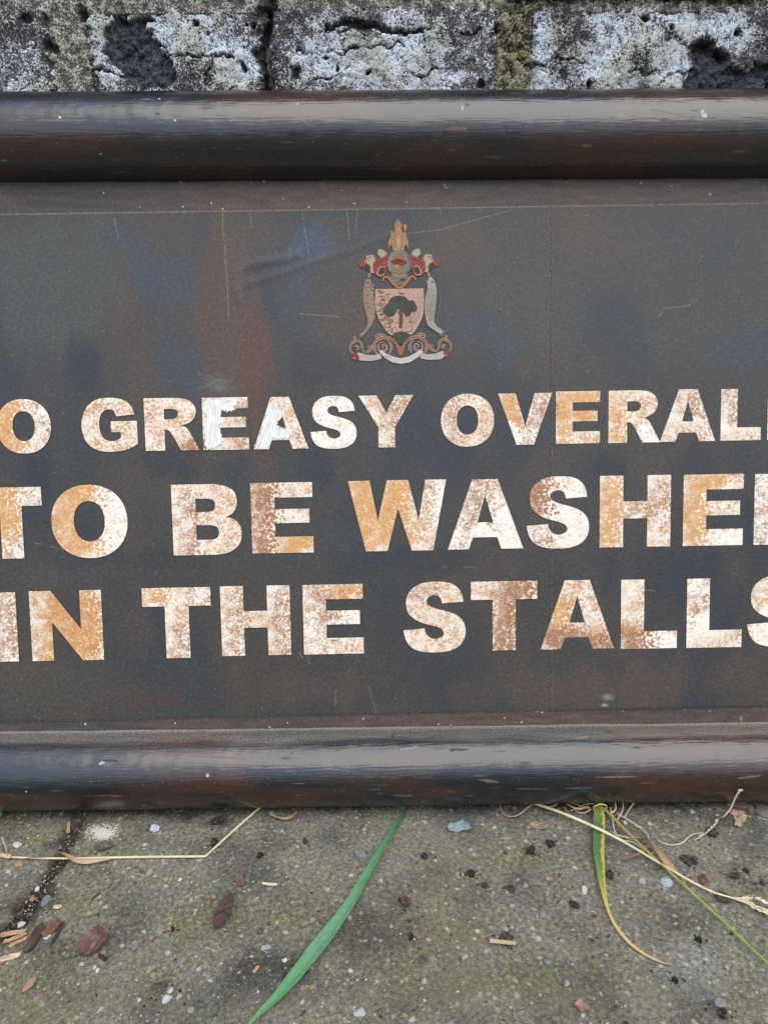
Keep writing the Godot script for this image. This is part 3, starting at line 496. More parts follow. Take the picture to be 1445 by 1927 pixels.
var MARKS_B := [
	[50.16, 0.7374, 14, 1.8, 0, Color8(12, 12, 12)],
	[45.33, 0.7339, 3, 2, 0, Color8(12, 12, 12)],
	[15.89, 0.7554, 16, 1.2, -0.25, Color8(206, 206, 202)],
	[-190.92, 0.6904, 14, 1.4, 0.08, Color8(12, 12, 12)],
	[-195.37, 0.6711, 4, 2, -0.5, Color8(206, 206, 202)],
	[-185.02, 0.4086, 8, 1.6, 0, Color8(150, 52, 40)],
	[-195.82, 0.4158, 24, 0.8, 0, Color8(150, 52, 40)],
	[137.73, 0.8292, 10, 2.4, -0.3, Color8(128, 120, 110)],
	[129.1, 0.7689, 9, 2, -0.3, Color8(128, 120, 110)],
	[70.1, 0.4960, 14, 2, 0.25, Color8(150, 130, 104)],
	[11.74, 0.3735, 14, 1.8, 0.1, Color8(128, 120, 110)],
	[-122.77, 0.5824, 3, 1.2, 0, Color8(128, 120, 110)],
	[-123.93, 0.7337, 12, 2, 0, Color8(128, 120, 110)],
	[-122.37, 0.5664, 2, 2, 0, Color8(206, 206, 202)],
	[132.57, 0.4252, 20, 1, -0.05, Color8(128, 120, 110)],
	[99.57, 0.4212, 24, 0.8, 0.06, Color8(128, 120, 110)],
	[157.9, 0.5164, 30, 1.2, 0, Color8(150, 130, 104)],
	[249.7, 0.5022, 16, 1.6, -0.2, Color8(150, 130, 104)],
	[-116.28, 0.7038, 40, 0.8, 0.1, Color8(128, 120, 110)],
	[44.77, 0.6214, 50, 0.7, -0.04, Color8(128, 120, 110)],
	[-167.93, 0.2934, 1.2, 1.2, 0, Color8(206, 206, 202)],
	[-245.99, 0.4589, 1, 1, 0, Color8(206, 206, 202)],
]

var rng := RandomNumberGenerator.new()
var used := {}
var mats := {}


# ---------------------------------------------------------------- helpers
func numbered(called: String) -> String:
	var n: int = used.get(called, 0)
	used[called] = n + 1
	return called if n == 0 else "%s_%03d" % [called, n]


func tag(o: Node, label: String, category: String, group := "", kind := "") -> void:
	if label: o.set_meta("label", label)
	if category: o.set_meta("category", category)
	if group: o.set_meta("group", group)
	if kind: o.set_meta("kind", kind)


func base(called: String, at := Vector3.ZERO) -> Node3D:
	var o := Node3D.new()
	o.name = numbered(called)
	add_child(o)
	o.position = at
	return o


func obj(called: String, m: Mesh, mat: Material, parent: Node = self) -> MeshInstance3D:
	var o := MeshInstance3D.new()
	o.name = numbered(called) if parent == self else called
	o.mesh = m
	o.material_override = mat
	parent.add_child(o, true)
	return o


func srgb(r: float, g: float, b: float) -> Color:   # 0..255 display values to a linear colour
	return Color(r / 255.0, g / 255.0, b / 255.0).srgb_to_linear()


func noise(sd: int, freq: float, oct := 3, kind := FastNoiseLite.TYPE_SIMPLEX_SMOOTH) -> FastNoiseLite:
	var n := FastNoiseLite.new()
	n.seed = sd
	n.noise_type = kind
	n.frequency = freq
	n.fractal_type = FastNoiseLite.FRACTAL_FBM if oct > 1 else FastNoiseLite.FRACTAL_NONE
	n.fractal_octaves = oct
	return n


func plain(c: Color, rough := 0.8, spec := 0.4) -> StandardMaterial3D:
	var m := StandardMaterial3D.new()
	m.albedo_color = c.linear_to_srgb()
	m.roughness = rough
	m.metallic_specular = spec
	return m


func vcol(rough := 0.85, spec := 0.35) -> StandardMaterial3D:
	var key := "v%.2f_%.2f" % [rough, spec]
	if not mats.has(key):
		var m := StandardMaterial3D.new()
		m.vertex_color_use_as_albedo = true
		m.roughness = rough
		m.metallic_specular = spec
		mats[key] = m
	return mats[key]


func arrays(v: PackedVector3Array, n: PackedVector3Array, uv: PackedVector2Array, c: PackedColorArray, idx: PackedInt32Array) -> ArrayMesh:
	var a := []
	a.resize(Mesh.ARRAY_MAX)
	a[Mesh.ARRAY_VERTEX] = v
	a[Mesh.ARRAY_NORMAL] = n
	if uv.size(): a[Mesh.ARRAY_TEX_UV] = uv
	if c.size(): a[Mesh.ARRAY_COLOR] = c
	a[Mesh.ARRAY_INDEX] = idx
	var m := ArrayMesh.new()
	m.add_surface_from_arrays(Mesh.PRIMITIVE_TRIANGLES, a)
	return m


# nx by ny points, rows j; du x dv of the grid must point towards the front when flip is false
func grid(nx: int, ny: int, v: PackedVector3Array, uv: PackedVector2Array, c: PackedColorArray, flip := false) -> ArrayMesh:
	var n := PackedVector3Array()
	n.resize(nx * ny)
	for j in ny:
		for i in nx:
			var a := v[j * nx + mini(i + 1, nx - 1)] - v[j * nx + maxi(i - 1, 0)]
			var b := v[mini(j + 1, ny - 1) * nx + i] - v[maxi(j - 1, 0) * nx + i]
			var k := a.cross(b).normalized()
			n[j * nx + i] = -k if flip else k
	var idx := PackedInt32Array()
	idx.resize((nx - 1) * (ny - 1) * 6)
	var at := 0
	for j in ny - 1:
		for i in nx - 1:
			var p := j * nx + i
			var q := [p, p + nx, p + nx + 1, p, p + nx + 1, p + 1] if not flip else [p, p + nx + 1, p + nx, p, p + 1, p + nx + 1]
			for k in 6:
				idx[at + k] = q[k]
			at += 6
	return arrays(v, n, uv, c, idx)


# flat shaded triangles from a closed grid (i wraps round); round_ blends the facets' normals with smooth ones
func faceted(nx: int, ny: int, v: PackedVector3Array, c: PackedColorArray) -> ArrayMesh:
	var vv := PackedVector3Array()
	var nn := PackedVector3Array()
	var cc := PackedColorArray()
	for j in ny - 1:
		for i in nx:
			var p := j * nx + i
			var q := j * nx + (i + 1) % nx
			for t in [[p, p + nx, q + nx], [p, q + nx, q]]:
				var n := (v[t[2]] - v[t[0]]).cross(v[t[1]] - v[t[0]]).normalized()
				if n.length() < 0.5:
					continue
				var mid := (c[t[0]] + c[t[1]] + c[t[2]]) / 3.0
				for k in t:
					vv.append(v[k])
					nn.append(n)
					cc.append(c[k].lerp(mid, 0.5))
	return arrays(vv, nn, PackedVector2Array(), cc, PackedInt32Array(range(vv.size())))


func stone_mesh(sd: int, l: float, w: float, h: float, col: Color, planes := 11, lumpy := 0.13) -> ArrayMesh:
	rng.seed = sd
	var ns := []
	for k in planes:
		var d := Vector3(rng.randfn(), rng.randfn() * 0.9, rng.randfn()).normalized()
		ns.append([d, rng.randf_range(0.52, 0.86)])
	var nz := noise(sd, 1.6, 3)
	var nx := 20
	var ny := 12
	var v := PackedVector3Array()
	var c := PackedColorArray()
	for j in ny:
		var th := PI * j / (ny - 1)
		for i in nx:
			var ph := TAU * i / nx
			var d := Vector3(sin(th) * cos(ph), cos(th), sin(th) * sin(ph))
			var r := 1.0
			for p in ns:
				var k: float = d.dot(p[0])
				if k > 0.05:
					r = minf(r, p[1] / k)
			r *= 1.0 + lumpy * nz.get_noise_3dv(d * 1.7) + lumpy * 0.7 * nz.get_noise_3dv(d * 4.0)
			v.append(Vector3(d.x * l * 0.5, d.y * h * 0.5, d.z * w * 0.5) * r)
			var t := 0.5 + 0.8 * nz.get_noise_3dv(d * 4.0 + Vector3(9, 0, 0))
			c.append(col.lerp(col * 0.62, clampf(t, 0, 1)).lerp(Color(0.55, 0.5, 0.46), clampf(nz.get_noise_3dv(d * 7.0) * 1.2 - 0.25, 0, 0.35)))
	return faceted(nx, ny, v, c)


# an elongated flake with a jagged outline and grain along its length
func chip_mesh(sd: int, l: float, w: float, h: float, col: Color) -> ArrayMesh:
	rng.seed = sd
	var nx := 22
	var rings := [0.0, 0.45, 0.8, 1.0, 1.0, 0.0]
	var out := []
	for i in nx:
		var a := TAU * i / nx
		var ca := cos(a)
		var sa := sin(a)
		out.append(Vector2(signf(ca) * pow(absf(ca), 0.62) * rng.randf_range(0.78, 1.06), signf(sa) * pow(absf(sa), 0.5) * rng.randf_range(0.68, 1.08)))
	var nz := noise(sd, 1.0, 3)
	var bend := rng.randf_range(0.1, 0.5)
	var v := PackedVector3Array()
	var c := PackedColorArray()
	for j in rings.size():
		for i in nx:
			var p: Vector2 = out[i] * rings[j]
			var y := h * (0.5 + 0.35 * nz.get_noise_2d(p.x * 1.2, p.y * 5.0)) + bend * h * p.x * p.x
			if j == 3: y -= h * 0.2
			if j >= 4: y = bend * h * p.x * p.x * 0.8 - h * 0.1
			v.append(Vector3(p.x * l * 0.5, y, p.y * w * 0.5))
			var g := nz.get_noise_2d(p.x * 0.8 + 30.0, p.y * 7.0)
			c.append((col * (1.0 + 0.9 * g)).clamp())
	return faceted(nx, rings.size(), v, c)


func smooth_line(pts: Array, sub: int) -> Array:
	var o := []
	for k in pts.size() - 1:
		var a: Vector4 = pts[maxi(k - 1, 0)]
		var b: Vector4 = pts[k]
		var d: Vector4 = pts[k + 1]
		var e: Vector4 = pts[mini(k + 2, pts.size() - 1)]
		for s in sub:
			var t := float(s) / sub
			o.append(0.5 * ((2.0 * b) + (d - a) * t + (2.0 * a - 5.0 * b + 4.0 * d - e) * t * t + (3.0 * b - a - 3.0 * d + e) * t * t * t))
	o.append(pts[-1])
	return o


func P3(k: Vector4) -> Vector3:
	return Vector3(k.x, k.y, k.z) * MM


# a leaf or a blade: a strip with a keel, veins as colour across it
func ribbon(line: Array, cols: Array, keel: float, sub := 6, edge = null, roll := 0.0, sd := 1) -> ArrayMesh:
	var pts := smooth_line(line, sub)
	var n := pts.size()
	var m := 13
	var v := PackedVector3Array()
	var c := PackedColorArray()
	var nz := noise(sd, 0.9, 3)
	rng.seed = sd
	for k in n:
		var p := P3(pts[k])
		var dir := (P3(pts[mini(k + 1, n - 1)]) - P3(pts[maxi(k - 1, 0)])).normalized()
		var side := dir.cross(Vector3.UP).normalized()
		var up := side.cross(dir).normalized()
		var t := float(k) / (n - 1)
		var ang := roll * sin(t * PI * 2.0)
		var s2 := side * cos(ang) + up * sin(ang)
		var u2 := up * cos(ang) - side * sin(ang)
		var w := maxf(pts[k].w, 0.15) * MM * 0.5 * (1.0 + 0.07 * nz.get_noise_1d(t * 60.0 + 50.0))
		var f := t * (cols.size() - 1)
		var ci := mini(int(f), cols.size() - 2)
		var col: Color = cols[ci].lerp(cols[ci + 1], f - ci)
		for i in m:
			var x := float(i) / (m - 1) * 2.0 - 1.0
			v.append(p + s2 * x * w + u2 * w * keel * (absf(x) - 0.5))
			var cc := col * (1.0 + 0.09 * (1 if i % 2 == 0 else -1) * (1.0 if i != 6 else 2.2) + 0.3 * nz.get_noise_2d(x * 2.0, t * 40.0))
			if edge != null and x < -0.5 + nz.get_noise_1d(t * 30.0) * 0.4:
				cc = edge
			cc.a = 1.0
			c.append(cc)
	return grid(m, n, v, PackedVector2Array(), c, true)


func tube(line: Array, cols: Array, sub := 5, thin := 1.0, sd := 3) -> ArrayMesh:
	var pts := smooth_line(line, sub)
	var n := pts.size()
	var m := 8
	var v := PackedVector3Array()
	var c := PackedColorArray()
	rng.seed = sd
	for k in n:
		var p := P3(pts[k])
		var dir := (P3(pts[mini(k + 1, n - 1)]) - P3(pts[maxi(k - 1, 0)])).normalized()
		var side := dir.cross(Vector3.UP)
		side = side.normalized() if side.length() > 0.01 else Vector3.RIGHT
		var up := side.cross(dir).normalized()
		var r := maxf(pts[k].w, 0.2) * MM * 0.5 * thin
		var t := float(k) / (n - 1)
		var f := t * (cols.size() - 1)
		var ci := mini(int(f), cols.size() - 2)
		var col: Color = cols[ci].lerp(cols[ci + 1], f - ci) * rng.randf_range(0.85, 1.1)
		for i in m:
			var a := TAU * i / (m - 1)
			v.append(p + (side * cos(a) + up * sin(a)) * r)
			c.append(col)
	return grid(m, n, v, PackedVector2Array(), c, true)


# ---------------------------------------------------------------- flat shapes of lettering and crest
func spline(pts: Array, corners: Array, sub := 6) -> PackedVector2Array:
	var o := PackedVector2Array()
	var n := pts.size()
	for k in n:
		var b: Vector2 = pts[k]
		var d: Vector2 = pts[(k + 1) % n]
		if k in corners and (k + 1) % n in corners:
			o.append(b)
			continue
		var a: Vector2 = b if k in corners else pts[(k + n - 1) % n]
		var e: Vector2 = d if (k + 1) % n in corners else pts[(k + 2) % n]
		for s in sub:
			var t := float(s) / sub
			o.append(0.5 * ((2.0 * b) + (d - a) * t + (2.0 * a - 5.0 * b + 4.0 * d - e) * t * t + (3.0 * b - a - 3.0 * d + e) * t * t * t))
	return o


func oval(cx: float, cy: float, rx: float, ry: float, power := 2.0, n := 40) -> PackedVector2Array:
	var o := PackedVector2Array()
	for k in n:
		var a := TAU * k / n
		o.append(Vector2(cx + rx * signf(cos(a)) * pow(absf(cos(a)), 2.0 / power), cy + ry * signf(sin(a)) * pow(absf(sin(a)), 2.0 / power)))
	return o


func flat(list: Array) -> PackedVector2Array:
	var o := PackedVector2Array()
	for k in range(0, list.size(), 2):
		o.append(Vector2(list[k], list[k + 1]))
	return o


func pairs(list: Array) -> Array:
	return Array(flat(list))


# fills outlines (even-odd) with trapezoids between all heights at which they have a corner
func fill(outlines: Array, to3: Callable, v: PackedVector3Array, uv: PackedVector2Array, c: PackedColorArray, col: Color) -> void:
	var ys := []
	for o in outlines:
		for p in o:
			ys.append(p.y)
	ys.sort()
	var last := -1e9
	for k in ys.size():
		var y1: float = ys[k]
		if y1 - last < 1e-5:
			continue
		if last > -1e8:
			var ym := 0.5 * (last + y1)
			var xs := []
			for o in outlines:
				var n: int = o.size()
				for i in n:
					var a: Vector2 = o[i]
					var b: Vector2 = o[(i + 1) % n]
					if (a.y <= ym) != (b.y <= ym):
						var sl := (b.x - a.x) / (b.y - a.y)
						xs.append(Vector3(a.x + sl * (ym - a.y), a.x + sl * (last - a.y), a.x + sl * (y1 - a.y)))
			xs.sort_custom(func(p, q): return p.x < q.x)
			for i in range(0, xs.size() - 1, 2):
				var q := [Vector2(xs[i].y, last), Vector2(xs[i + 1].y, last), Vector2(xs[i + 1].z, y1), Vector2(xs[i].z, y1)]
				for j in [0, 1, 2, 0, 2, 3]:
					var r: Array = to3.call(q[j])
					v.append(r[0])
					uv.append(r[1])
					c.append(col)
		last = y1


func flat_mesh(v: PackedVector3Array, uv: PackedVector2Array, c: PackedColorArray) -> ArrayMesh:
	var n := PackedVector3Array()
	n.resize(v.size())
	n.fill(Vector3(0, 0, 1))
	return arrays(v, n, uv, c, PackedInt32Array(range(v.size())))


# outlines in a box from (0, 0) at the top left to (1, 1)
func letter_shape(ch: String) -> Array:
	match ch:
		"I": return [flat([0, 0, 1, 0, 1, 1, 0, 1])]
		"E": return [flat([0, 0, 1, 0, 1, .212, .384, .212, .384, .374, .945, .374, .945, .574, .384, .574, .384, .768, 1, .768, 1, 1, 0, 1])]
		"L": return [flat([0, 0, .41, 0, .41, .747, 1, .747, 1, 1, 0, 1])]
		"T": return [flat([0, 0, 1, 0, 1, .262, .675, .262, .675, 1, .325, 1, .325, .262, 0, .262])]
		"H": return [flat([0, 0, .33, 0, .33, .36, .67, .36, .67, 0, 1, 0, 1, 1, .67, 1, .67, .6, .33, .6, .33, 1, 0, 1])]
		"N": return [flat([0, 0, .3, 0, .7, .555, .7, 0, 1, 0, 1, 1, .705, 1, .3, .445, .3, 1, 0, 1])]
		"V": return [flat([0, 0, .325, 0, .5, .64, .675, 0, 1, 0, .66, 1, .34, 1])]
		"Y": return [flat([0, 0, .33, 0, .5, .335, .67, 0, 1, 0, .655, .61, .655, 1, .35, 1, .35, .61])]
		"W": return [flat([0, 0, .222, 0, .298, .57, .398, 0, .612, 0, .715, .57, .788, 0, 1, 0, .862, 1, .642, 1, .505, .40, .392, 1, .172, 1])]
		"A": return [flat([0, 1, .33, 0, .665, 0, 1, 1, .71, 1, .655, .83, .333, .83, .277, 1]), flat([.393, .615, .603, .615, .497, .225])]
		"O": return [oval(.5, .5, .5, .5, 2.15, 56), oval(.498, .497, .203, .275, 2.2, 40)]
		"D": return [spline(pairs([0, 0, .45, 0, .68, .03, .88, .16, .985, .36, 1, .5, .985, .64, .88, .84, .68, .97, .45, 1, 0, 1]), [0, 1, 9, 10]), spline(pairs([.345, .235, .44, .235, .56, .27, .64, .38, .65, .5, .64, .62, .56, .73, .44, .765, .345, .765]), [0, 1, 7, 8])]
		"B": return [spline(pairs([0, 0, .62, 0, .78, .03, .90, .10, .945, .22, .935, .33, .87, .42, .79, .462, .91, .51, .985, .60, 1, .71, .98, .82, .91, .91, .79, .975, .62, 1, 0, 1]), [0, 1, 7, 14, 15]),
			spline(pairs([.345, .205, .53, .205, .595, .22, .625, .262, .625, .33, .595, .375, .53, .392, .345, .392]), [0, 1, 6, 7]), spline(pairs([.345, .578, .56, .578, .635, .60, .67, .65, .67, .71, .635, .765, .56, .785, .345, .785]), [0, 1, 6, 7])]
		"R": return [spline(pairs([0, 0, .58, 0, .75, .022, .87, .085, .935, .19, .94, .30, .89, .41, .80, .48, .68, .525, .755, .565, .81, .635, 1, 1, .655, 1, .50, .70, .435, .62, .36, .6, .36, 1, 0, 1]), [0, 1, 8, 10, 11, 12, 15, 16, 17]),
			spline(pairs([.36, .208, .515, .208, .58, .222, .615, .265, .615, .33, .58, .38, .515, .402, .36, .402]), [0, 1, 6, 7])]
		"G": return [spline(pairs([.965, .315, .91, .165, .81, .07, .665, .013, .48, 0, .30, .028, .155, .115, .05, .265, 0, .465, .012, .65, .075, .81, .19, .925, .345, .985, .53, 1, .70, .985, .845, .945, 1, .862, 1, .435, .525, .435, .525, .635, .70, .635, .70, .745, .62, .79, .52, .80, .41, .765, .34, .66, .318, .50, .34, .34, .41, .245, .51, .215, .59, .245, .635, .345]), [0, 16, 17, 18, 19, 20, 21, 31])]
		"S": return [spline(pairs([.968, .288, .94, .172, .865, .079, .735, .018, .52, 0, .307, .02, .153, .092, .07, .198, .05, .313, .08, .427, .174, .517, .32, .58, .50, .624, .61, .664, .65, .722, .625, .773, .52, .808, .416, .78, .357, .716, .342, .656, 0, .677, .035, .81, .13, .924, .29, .982, .513, 1, .735, .98, .888, .918, .976, .817, 1, .695, .97, .58, .876, .486, .71, .422, .5, .369, .404, .323, .38, .267, .416, .214, .513, .19, .596, .224, .63, .308]), [0, 19, 20, 38])]
	return []


# ---------------------------------------------------------------- pictures of surfaces, computed
func bytes_of(n: FastNoiseLite, w: int, h: int) -> PackedByteArray:
	var im := n.get_seamless_image(w, h)
	im.convert(Image.FORMAT_L8)
	return im.get_data()


func to_tex(data: PackedByteArray, w: int, h: int) -> ImageTexture:
	return ImageTexture.create_from_image(Image.create_from_data(w, h, false, Image.FORMAT_RGB8, data))


func gray_tex(data: PackedByteArray, w: int, h: int) -> ImageTexture:
	return ImageTexture.create_from_image(Image.create_from_data(w, h, false, Image.FORMAT_L8, data))


func soft(x: float, lo: float, hi: float) -> float:
	return smoothstep(lo, hi, x)


# the weathered face of the lettering: cream, ochre and brown, in patches
func letter_texture(box: Rect2) -> ImageTexture:
	var w := 1536
	var h := 440
	var lw := 384
	var lh := 110
	var tone := {"W": Vector3(.84, .15, .01), "O": Vector3(.20, .76, .04), "N": Vector3(.08, .66, .26), "B": Vector3(.05, .30, .65), "P": Vector3(.36, .27, .37), "M": Vector3(.50, .42, .08), "K": Vector3(.58, .16, .26)}
	var warp := noise(11, 0.35, 3)
	var mix := PackedVector3Array()
	mix.resize(lw * lh)
	var sand := PackedVector3Array()
	sand.resize(lw * lh)
	var wide := noise(12, 0.05, 3)
	for y in lh:
		for x in lw:
			var k := wide.get_noise_2d(x * 0.9, y * 0.9)
			mix[y * lw + x] = Vector3(.62 + .5 * k, .30, .10 - .3 * k)
	for p in PATINA:
		var at := Vector2((p[0] * MM - box.position.x) / box.size.x * lw, (1.0 - (p[1] * MM - box.position.y) / box.size.y) * lh)
		var r := Vector2(p[2] * MM / box.size.x * lw, p[3] * MM / box.size.y * lh)
		var t: Vector3 = tone[p[4]]
		for y in range(maxi(0, int(at.y - r.y * 1.2)), mini(lh, int(at.y + r.y * 1.2) + 1)):
			for x in range(maxi(0, int(at.x - r.x * 1.2)), mini(lw, int(at.x + r.x * 1.2) + 1)):
				var d := Vector2((x - at.x) / r.x, (y - at.y) / r.y).abs()
				var e := maxf(d.x, d.y) + 0.42 * warp.get_noise_2d(x, y) + 0.3 * warp.get_noise_2d(x * 0.25, y * 0.25)
				var a := 1.0 - soft(e, 0.62, 1.12)
				if a > 0.0:
					mix[y * lw + x] = mix[y * lw + x].lerp(t, a)
					sand[y * lw + x] = sand[y * lw + x].lerp(Vector3(1.0 if p[4] == "K" else 0.45 if p[4] == "M" else 0.2, 0, 0), a)
	var fine := bytes_of(noise(13, 0.16, 4), w, h)
	var mid := bytes_of(noise(14, 0.04, 4), w, h)
	var grit := bytes_of(noise(15, 0.5, 2), w, h)
	var vein := bytes_of(noise(16, 0.085, 3), w, h)
	var cw := srgb(247, 240, 226)
	var co := srgb(219, 163, 98)
	var cb := srgb(156, 108, 84)
	var data := PackedByteArray()
	data.resize(w * h * 3)
	var lut := PackedByteArray()
	lut.resize(4096)
	for k in 4096:
		lut[k] = int(255.0 * pow(k / 4095.0, 1.0 / 2.2))
	for y in h:
		for x in w:
			var i := y * w + x
			var at := clampi((y + ((mid[i] - 128) >> 3) + ((grit[i] - 128) >> 4)) >> 2, 0, lh - 1) * lw + clampi((x + ((fine[i] - 128) >> 2) + ((vein[i] - 128) >> 3)) >> 2, 0, lw - 1)
			var m := mix[at]
			var f := (fine[i] / 255.0 - 0.5) * 0.9
			var g := mid[i] / 255.0 - 0.5
			var q := grit[i] / 255.0 - 0.5
			var sd := sand[at].x
			var a := maxf(0.0, m.x + f * 0.9 + g * 0.55 + q * 0.8)
			var b := maxf(0.0, m.y - f * 0.25 - g * 0.2 + q * 0.25)
			var d := maxf(0.0, m.z - f * 0.7 - g * 0.3 - q * 0.7)
			var vn := absf(vein[i] / 255.0 - 0.5)
			if vn < 0.028 + 0.03 * sd and f + g < 0.10:
				d += 0.22 + 0.55 * sd
			a = a * a
			b = b * b
			d = d * d
			var s := 1.0 / (a + b + d + 0.001)
			var sh := (1.0 + q * 0.34) * s
			data[i * 3] = lut[clampi(int(4095.0 * (cw.r * a + co.r * b + cb.r * d) * sh), 0, 4095)]
			data[i * 3 + 1] = lut[clampi(int(4095.0 * (cw.g * a + co.g * b + cb.g * d) * sh), 0, 4095)]
			data[i * 3 + 2] = lut[clampi(int(4095.0 * (cw.b * a + co.b * b + cb.b * d) * sh), 0, 4095)]
	return to_tex(data, w, h)


# the printed dark sheet: blue, brown and green greys, pale flecks, scratches, a worn pale edge
func sheet_textures(box: Rect2) -> Array:
	var w := 2048
	var h := int(2048.0 * box.size.y / box.size.x) / 4 * 4
	var lw := w / 8
	var lh := h / 8
	var hue := {"greygreen": srgb(74, 75, 70), "brown": srgb(83, 70, 62), "redbrown": srgb(88, 63, 53), "blue": srgb(61, 67, 77), "navy": srgb(48, 52, 60), "bright": srgb(66, 77, 93)}
	var small := Image.create(lw, lh, false, Image.FORMAT_RGB8)
	var n1 := noise(21, 0.025, 4)
	var n2 := noise(22, 0.03, 4)
	var warp := noise(23, 0.06, 4)
	var list := []
	for p in TINTS:
		list.append([Vector2((p[0] * MM - box.position.x) / box.size.x * lw, (1.0 - (p[1] * MM - box.position.y) / box.size.y) * lh), Vector2(p[2] * MM / box.size.x * lw, p[3] * MM / box.size.y * lh), hue[p[4]], p[5]])
	for y in lh:
		for x in lw:
			var c := srgb(67, 64, 60)
			c = c.lerp(srgb(78, 67, 59), clampf(0.2 + n1.get_noise_2d(x, y * 0.6) * 1.3, 0, 1))
			c = c.lerp(srgb(54, 57, 62), clampf(0.1 + n2.get_noise_2d(x, y * 0.6) * 1.3, 0, 1))
			for p in list:
				var d: Vector2 = (Vector2(x, y) - p[0]) / p[1]
				if absf(d.x) < 1.4 and absf(d.y) < 1.4:
					var e: float = d.length() + 0.75 * warp.get_noise_2d(x * 1.5, y * 0.5)
					c = c.lerp(p[2], (1.0 - soft(e, 0.35, 1.05)) * float(p[3]))
			small.set_pixel(x, y, c.linear_to_srgb())
	small.resize(w, h, Image.INTERPOLATE_CUBIC)
	var data := small.get_data()
	var grain := bytes_of(noise(24, 0.5, 2), w, h)
	var cloth := bytes_of(noise(25, 0.12, 3), w, h)
	for i in w * h:
		var k := 1.0 + (grain[i] - 128) * 0.0024 + (cloth[i] - 128) * 0.0012
		data[i * 3] = clampi(int(data[i * 3] * k), 0, 255)
		data[i * 3 + 1] = clampi(int(data[i * 3 + 1] * k), 0, 255)
		data[i * 3 + 2] = clampi(int(data[i * 3 + 2] * k), 0, 255)
	var bump := PackedByteArray()
	bump.resize(w * h)
	for i in w * h:
		bump[i] = clampi(40 + int(grain[i] * 0.42) + int(cloth[i] * 0.22), 0, 255)
	var im := Image.create_from_data(w, h, false, Image.FORMAT_RGB8, data)
	rng.seed = 77
	var clump := noise(26, 0.008, 3)
	for k in 15000:   # flecks of dust and paint
		var x := rng.randi() % w
		var y := rng.randi() % h
		if clump.get_noise_2d(x, y) + rng.randf() * 0.9 < 0.32:
			continue
		var s := 1 if rng.randf() < 0.9 else 2
		var c := im.get_pixel(x, y).lerp(Color8(176, 166, 148), rng.randf_range(0.14, 0.62))
		im.fill_rect(Rect2i(x, y, s, 1 if rng.randf() < 0.7 else s), c)
		bump[y * w + x] = 235
	for k in 900:
		var x := rng.randi() % w
		var y := rng.randi() % h
		im.fill_rect(Rect2i(x, y, 1 + rng.randi() % 2, 1 + rng.randi() % 2), Color8(34, 33, 33))
	var put := func(p: Vector2) -> Vector2: return Vector2((p.x * MM - box.position.x) / box.size.x * w, (1.0 - (p.y * MM - box.position.y) / box.size.y) * h)
	for s in SCUFFS:
		var at: Vector2 = put.call(Vector2(s[0], s[1]))
		var r := Vector2(s[2], s[3]) * MM / box.size.x * w
		for k in 260:
			var q := at + Vector2(rng.randfn() * r.x * 0.42, rng.randfn() * r.y * 0.42)
			var turn := rng.randf_range(-0.5, 0.4)
			for t in int(r.x * 0.7):
				var e := q + Vector2(cos(turn), sin(turn)) * t
				if Rect2(1, 1, w - 2, h - 2).has_point(e):
					im.set_pixelv(Vector2i(e), im.get_pixelv(Vector2i(e)).lerp(Color8(176, 178, 182), 0.05))
	for group in [[SCRATCHES, Color8(190, 172, 136), 0.5], [DARK_MARKS, Color8(24, 23, 22), 0.7]]:
		for s in group[0]:
			for k in s.size() - 1:
				var a: Vector2 = put.call(s[k])
				var b: Vector2 = put.call(s[k + 1])
				var steps := int(a.distance_to(b) * 1.5) + 1
				for t in steps:
					var e := a.lerp(b, float(t) / steps)
					e.x += rng.randf_range(-0.5, 0.5)
					if rng.randf() < 0.8 and Rect2(1, 1, w - 3, h - 3).has_point(e):
						im.set_pixelv(Vector2i(e), im.get_pixelv(Vector2i(e)).lerp(group[1], group[2] * rng.randf_range(0.4, 1.1)))
						if rng.randf() < 0.5: im.set_pixelv(Vector2i(e) + Vector2i(1, 0), im.get_pixelv(Vector2i(e) + Vector2i(1, 0)).lerp(group[1], group[2] * 0.4))
	for x in w:   # worn edge along the top, and along the joint of the two sheets
		var k := rng.randf()
		for t in 2:
			if k > 0.2: im.set_pixel(x, t, im.get_pixel(x, t).lerp(Color8(176, 154, 118), rng.randf_range(0.1, 0.7)))
		if k > 0.45: im.set_pixel(x, h - 1, im.get_pixel(x, h - 1).lerp(Color8(150, 138, 112), 0.5))
	var sx := int((117.67 * MM - box.position.x) / box.size.x * w)
	for y in h:
		if rng.randf() < 0.72: im.set_pixel(sx + 1, y, im.get_pixel(sx + 1, y).lerp(Color8(176, 152, 112), rng.randf_range(0.4, 1.0)))
		im.set_pixel(sx, y, im.get_pixel(sx, y).lerp(Color8(40, 40, 40), 0.6))
	return [ImageTexture.create_from_image(im), gray_tex(bump, w, h)]


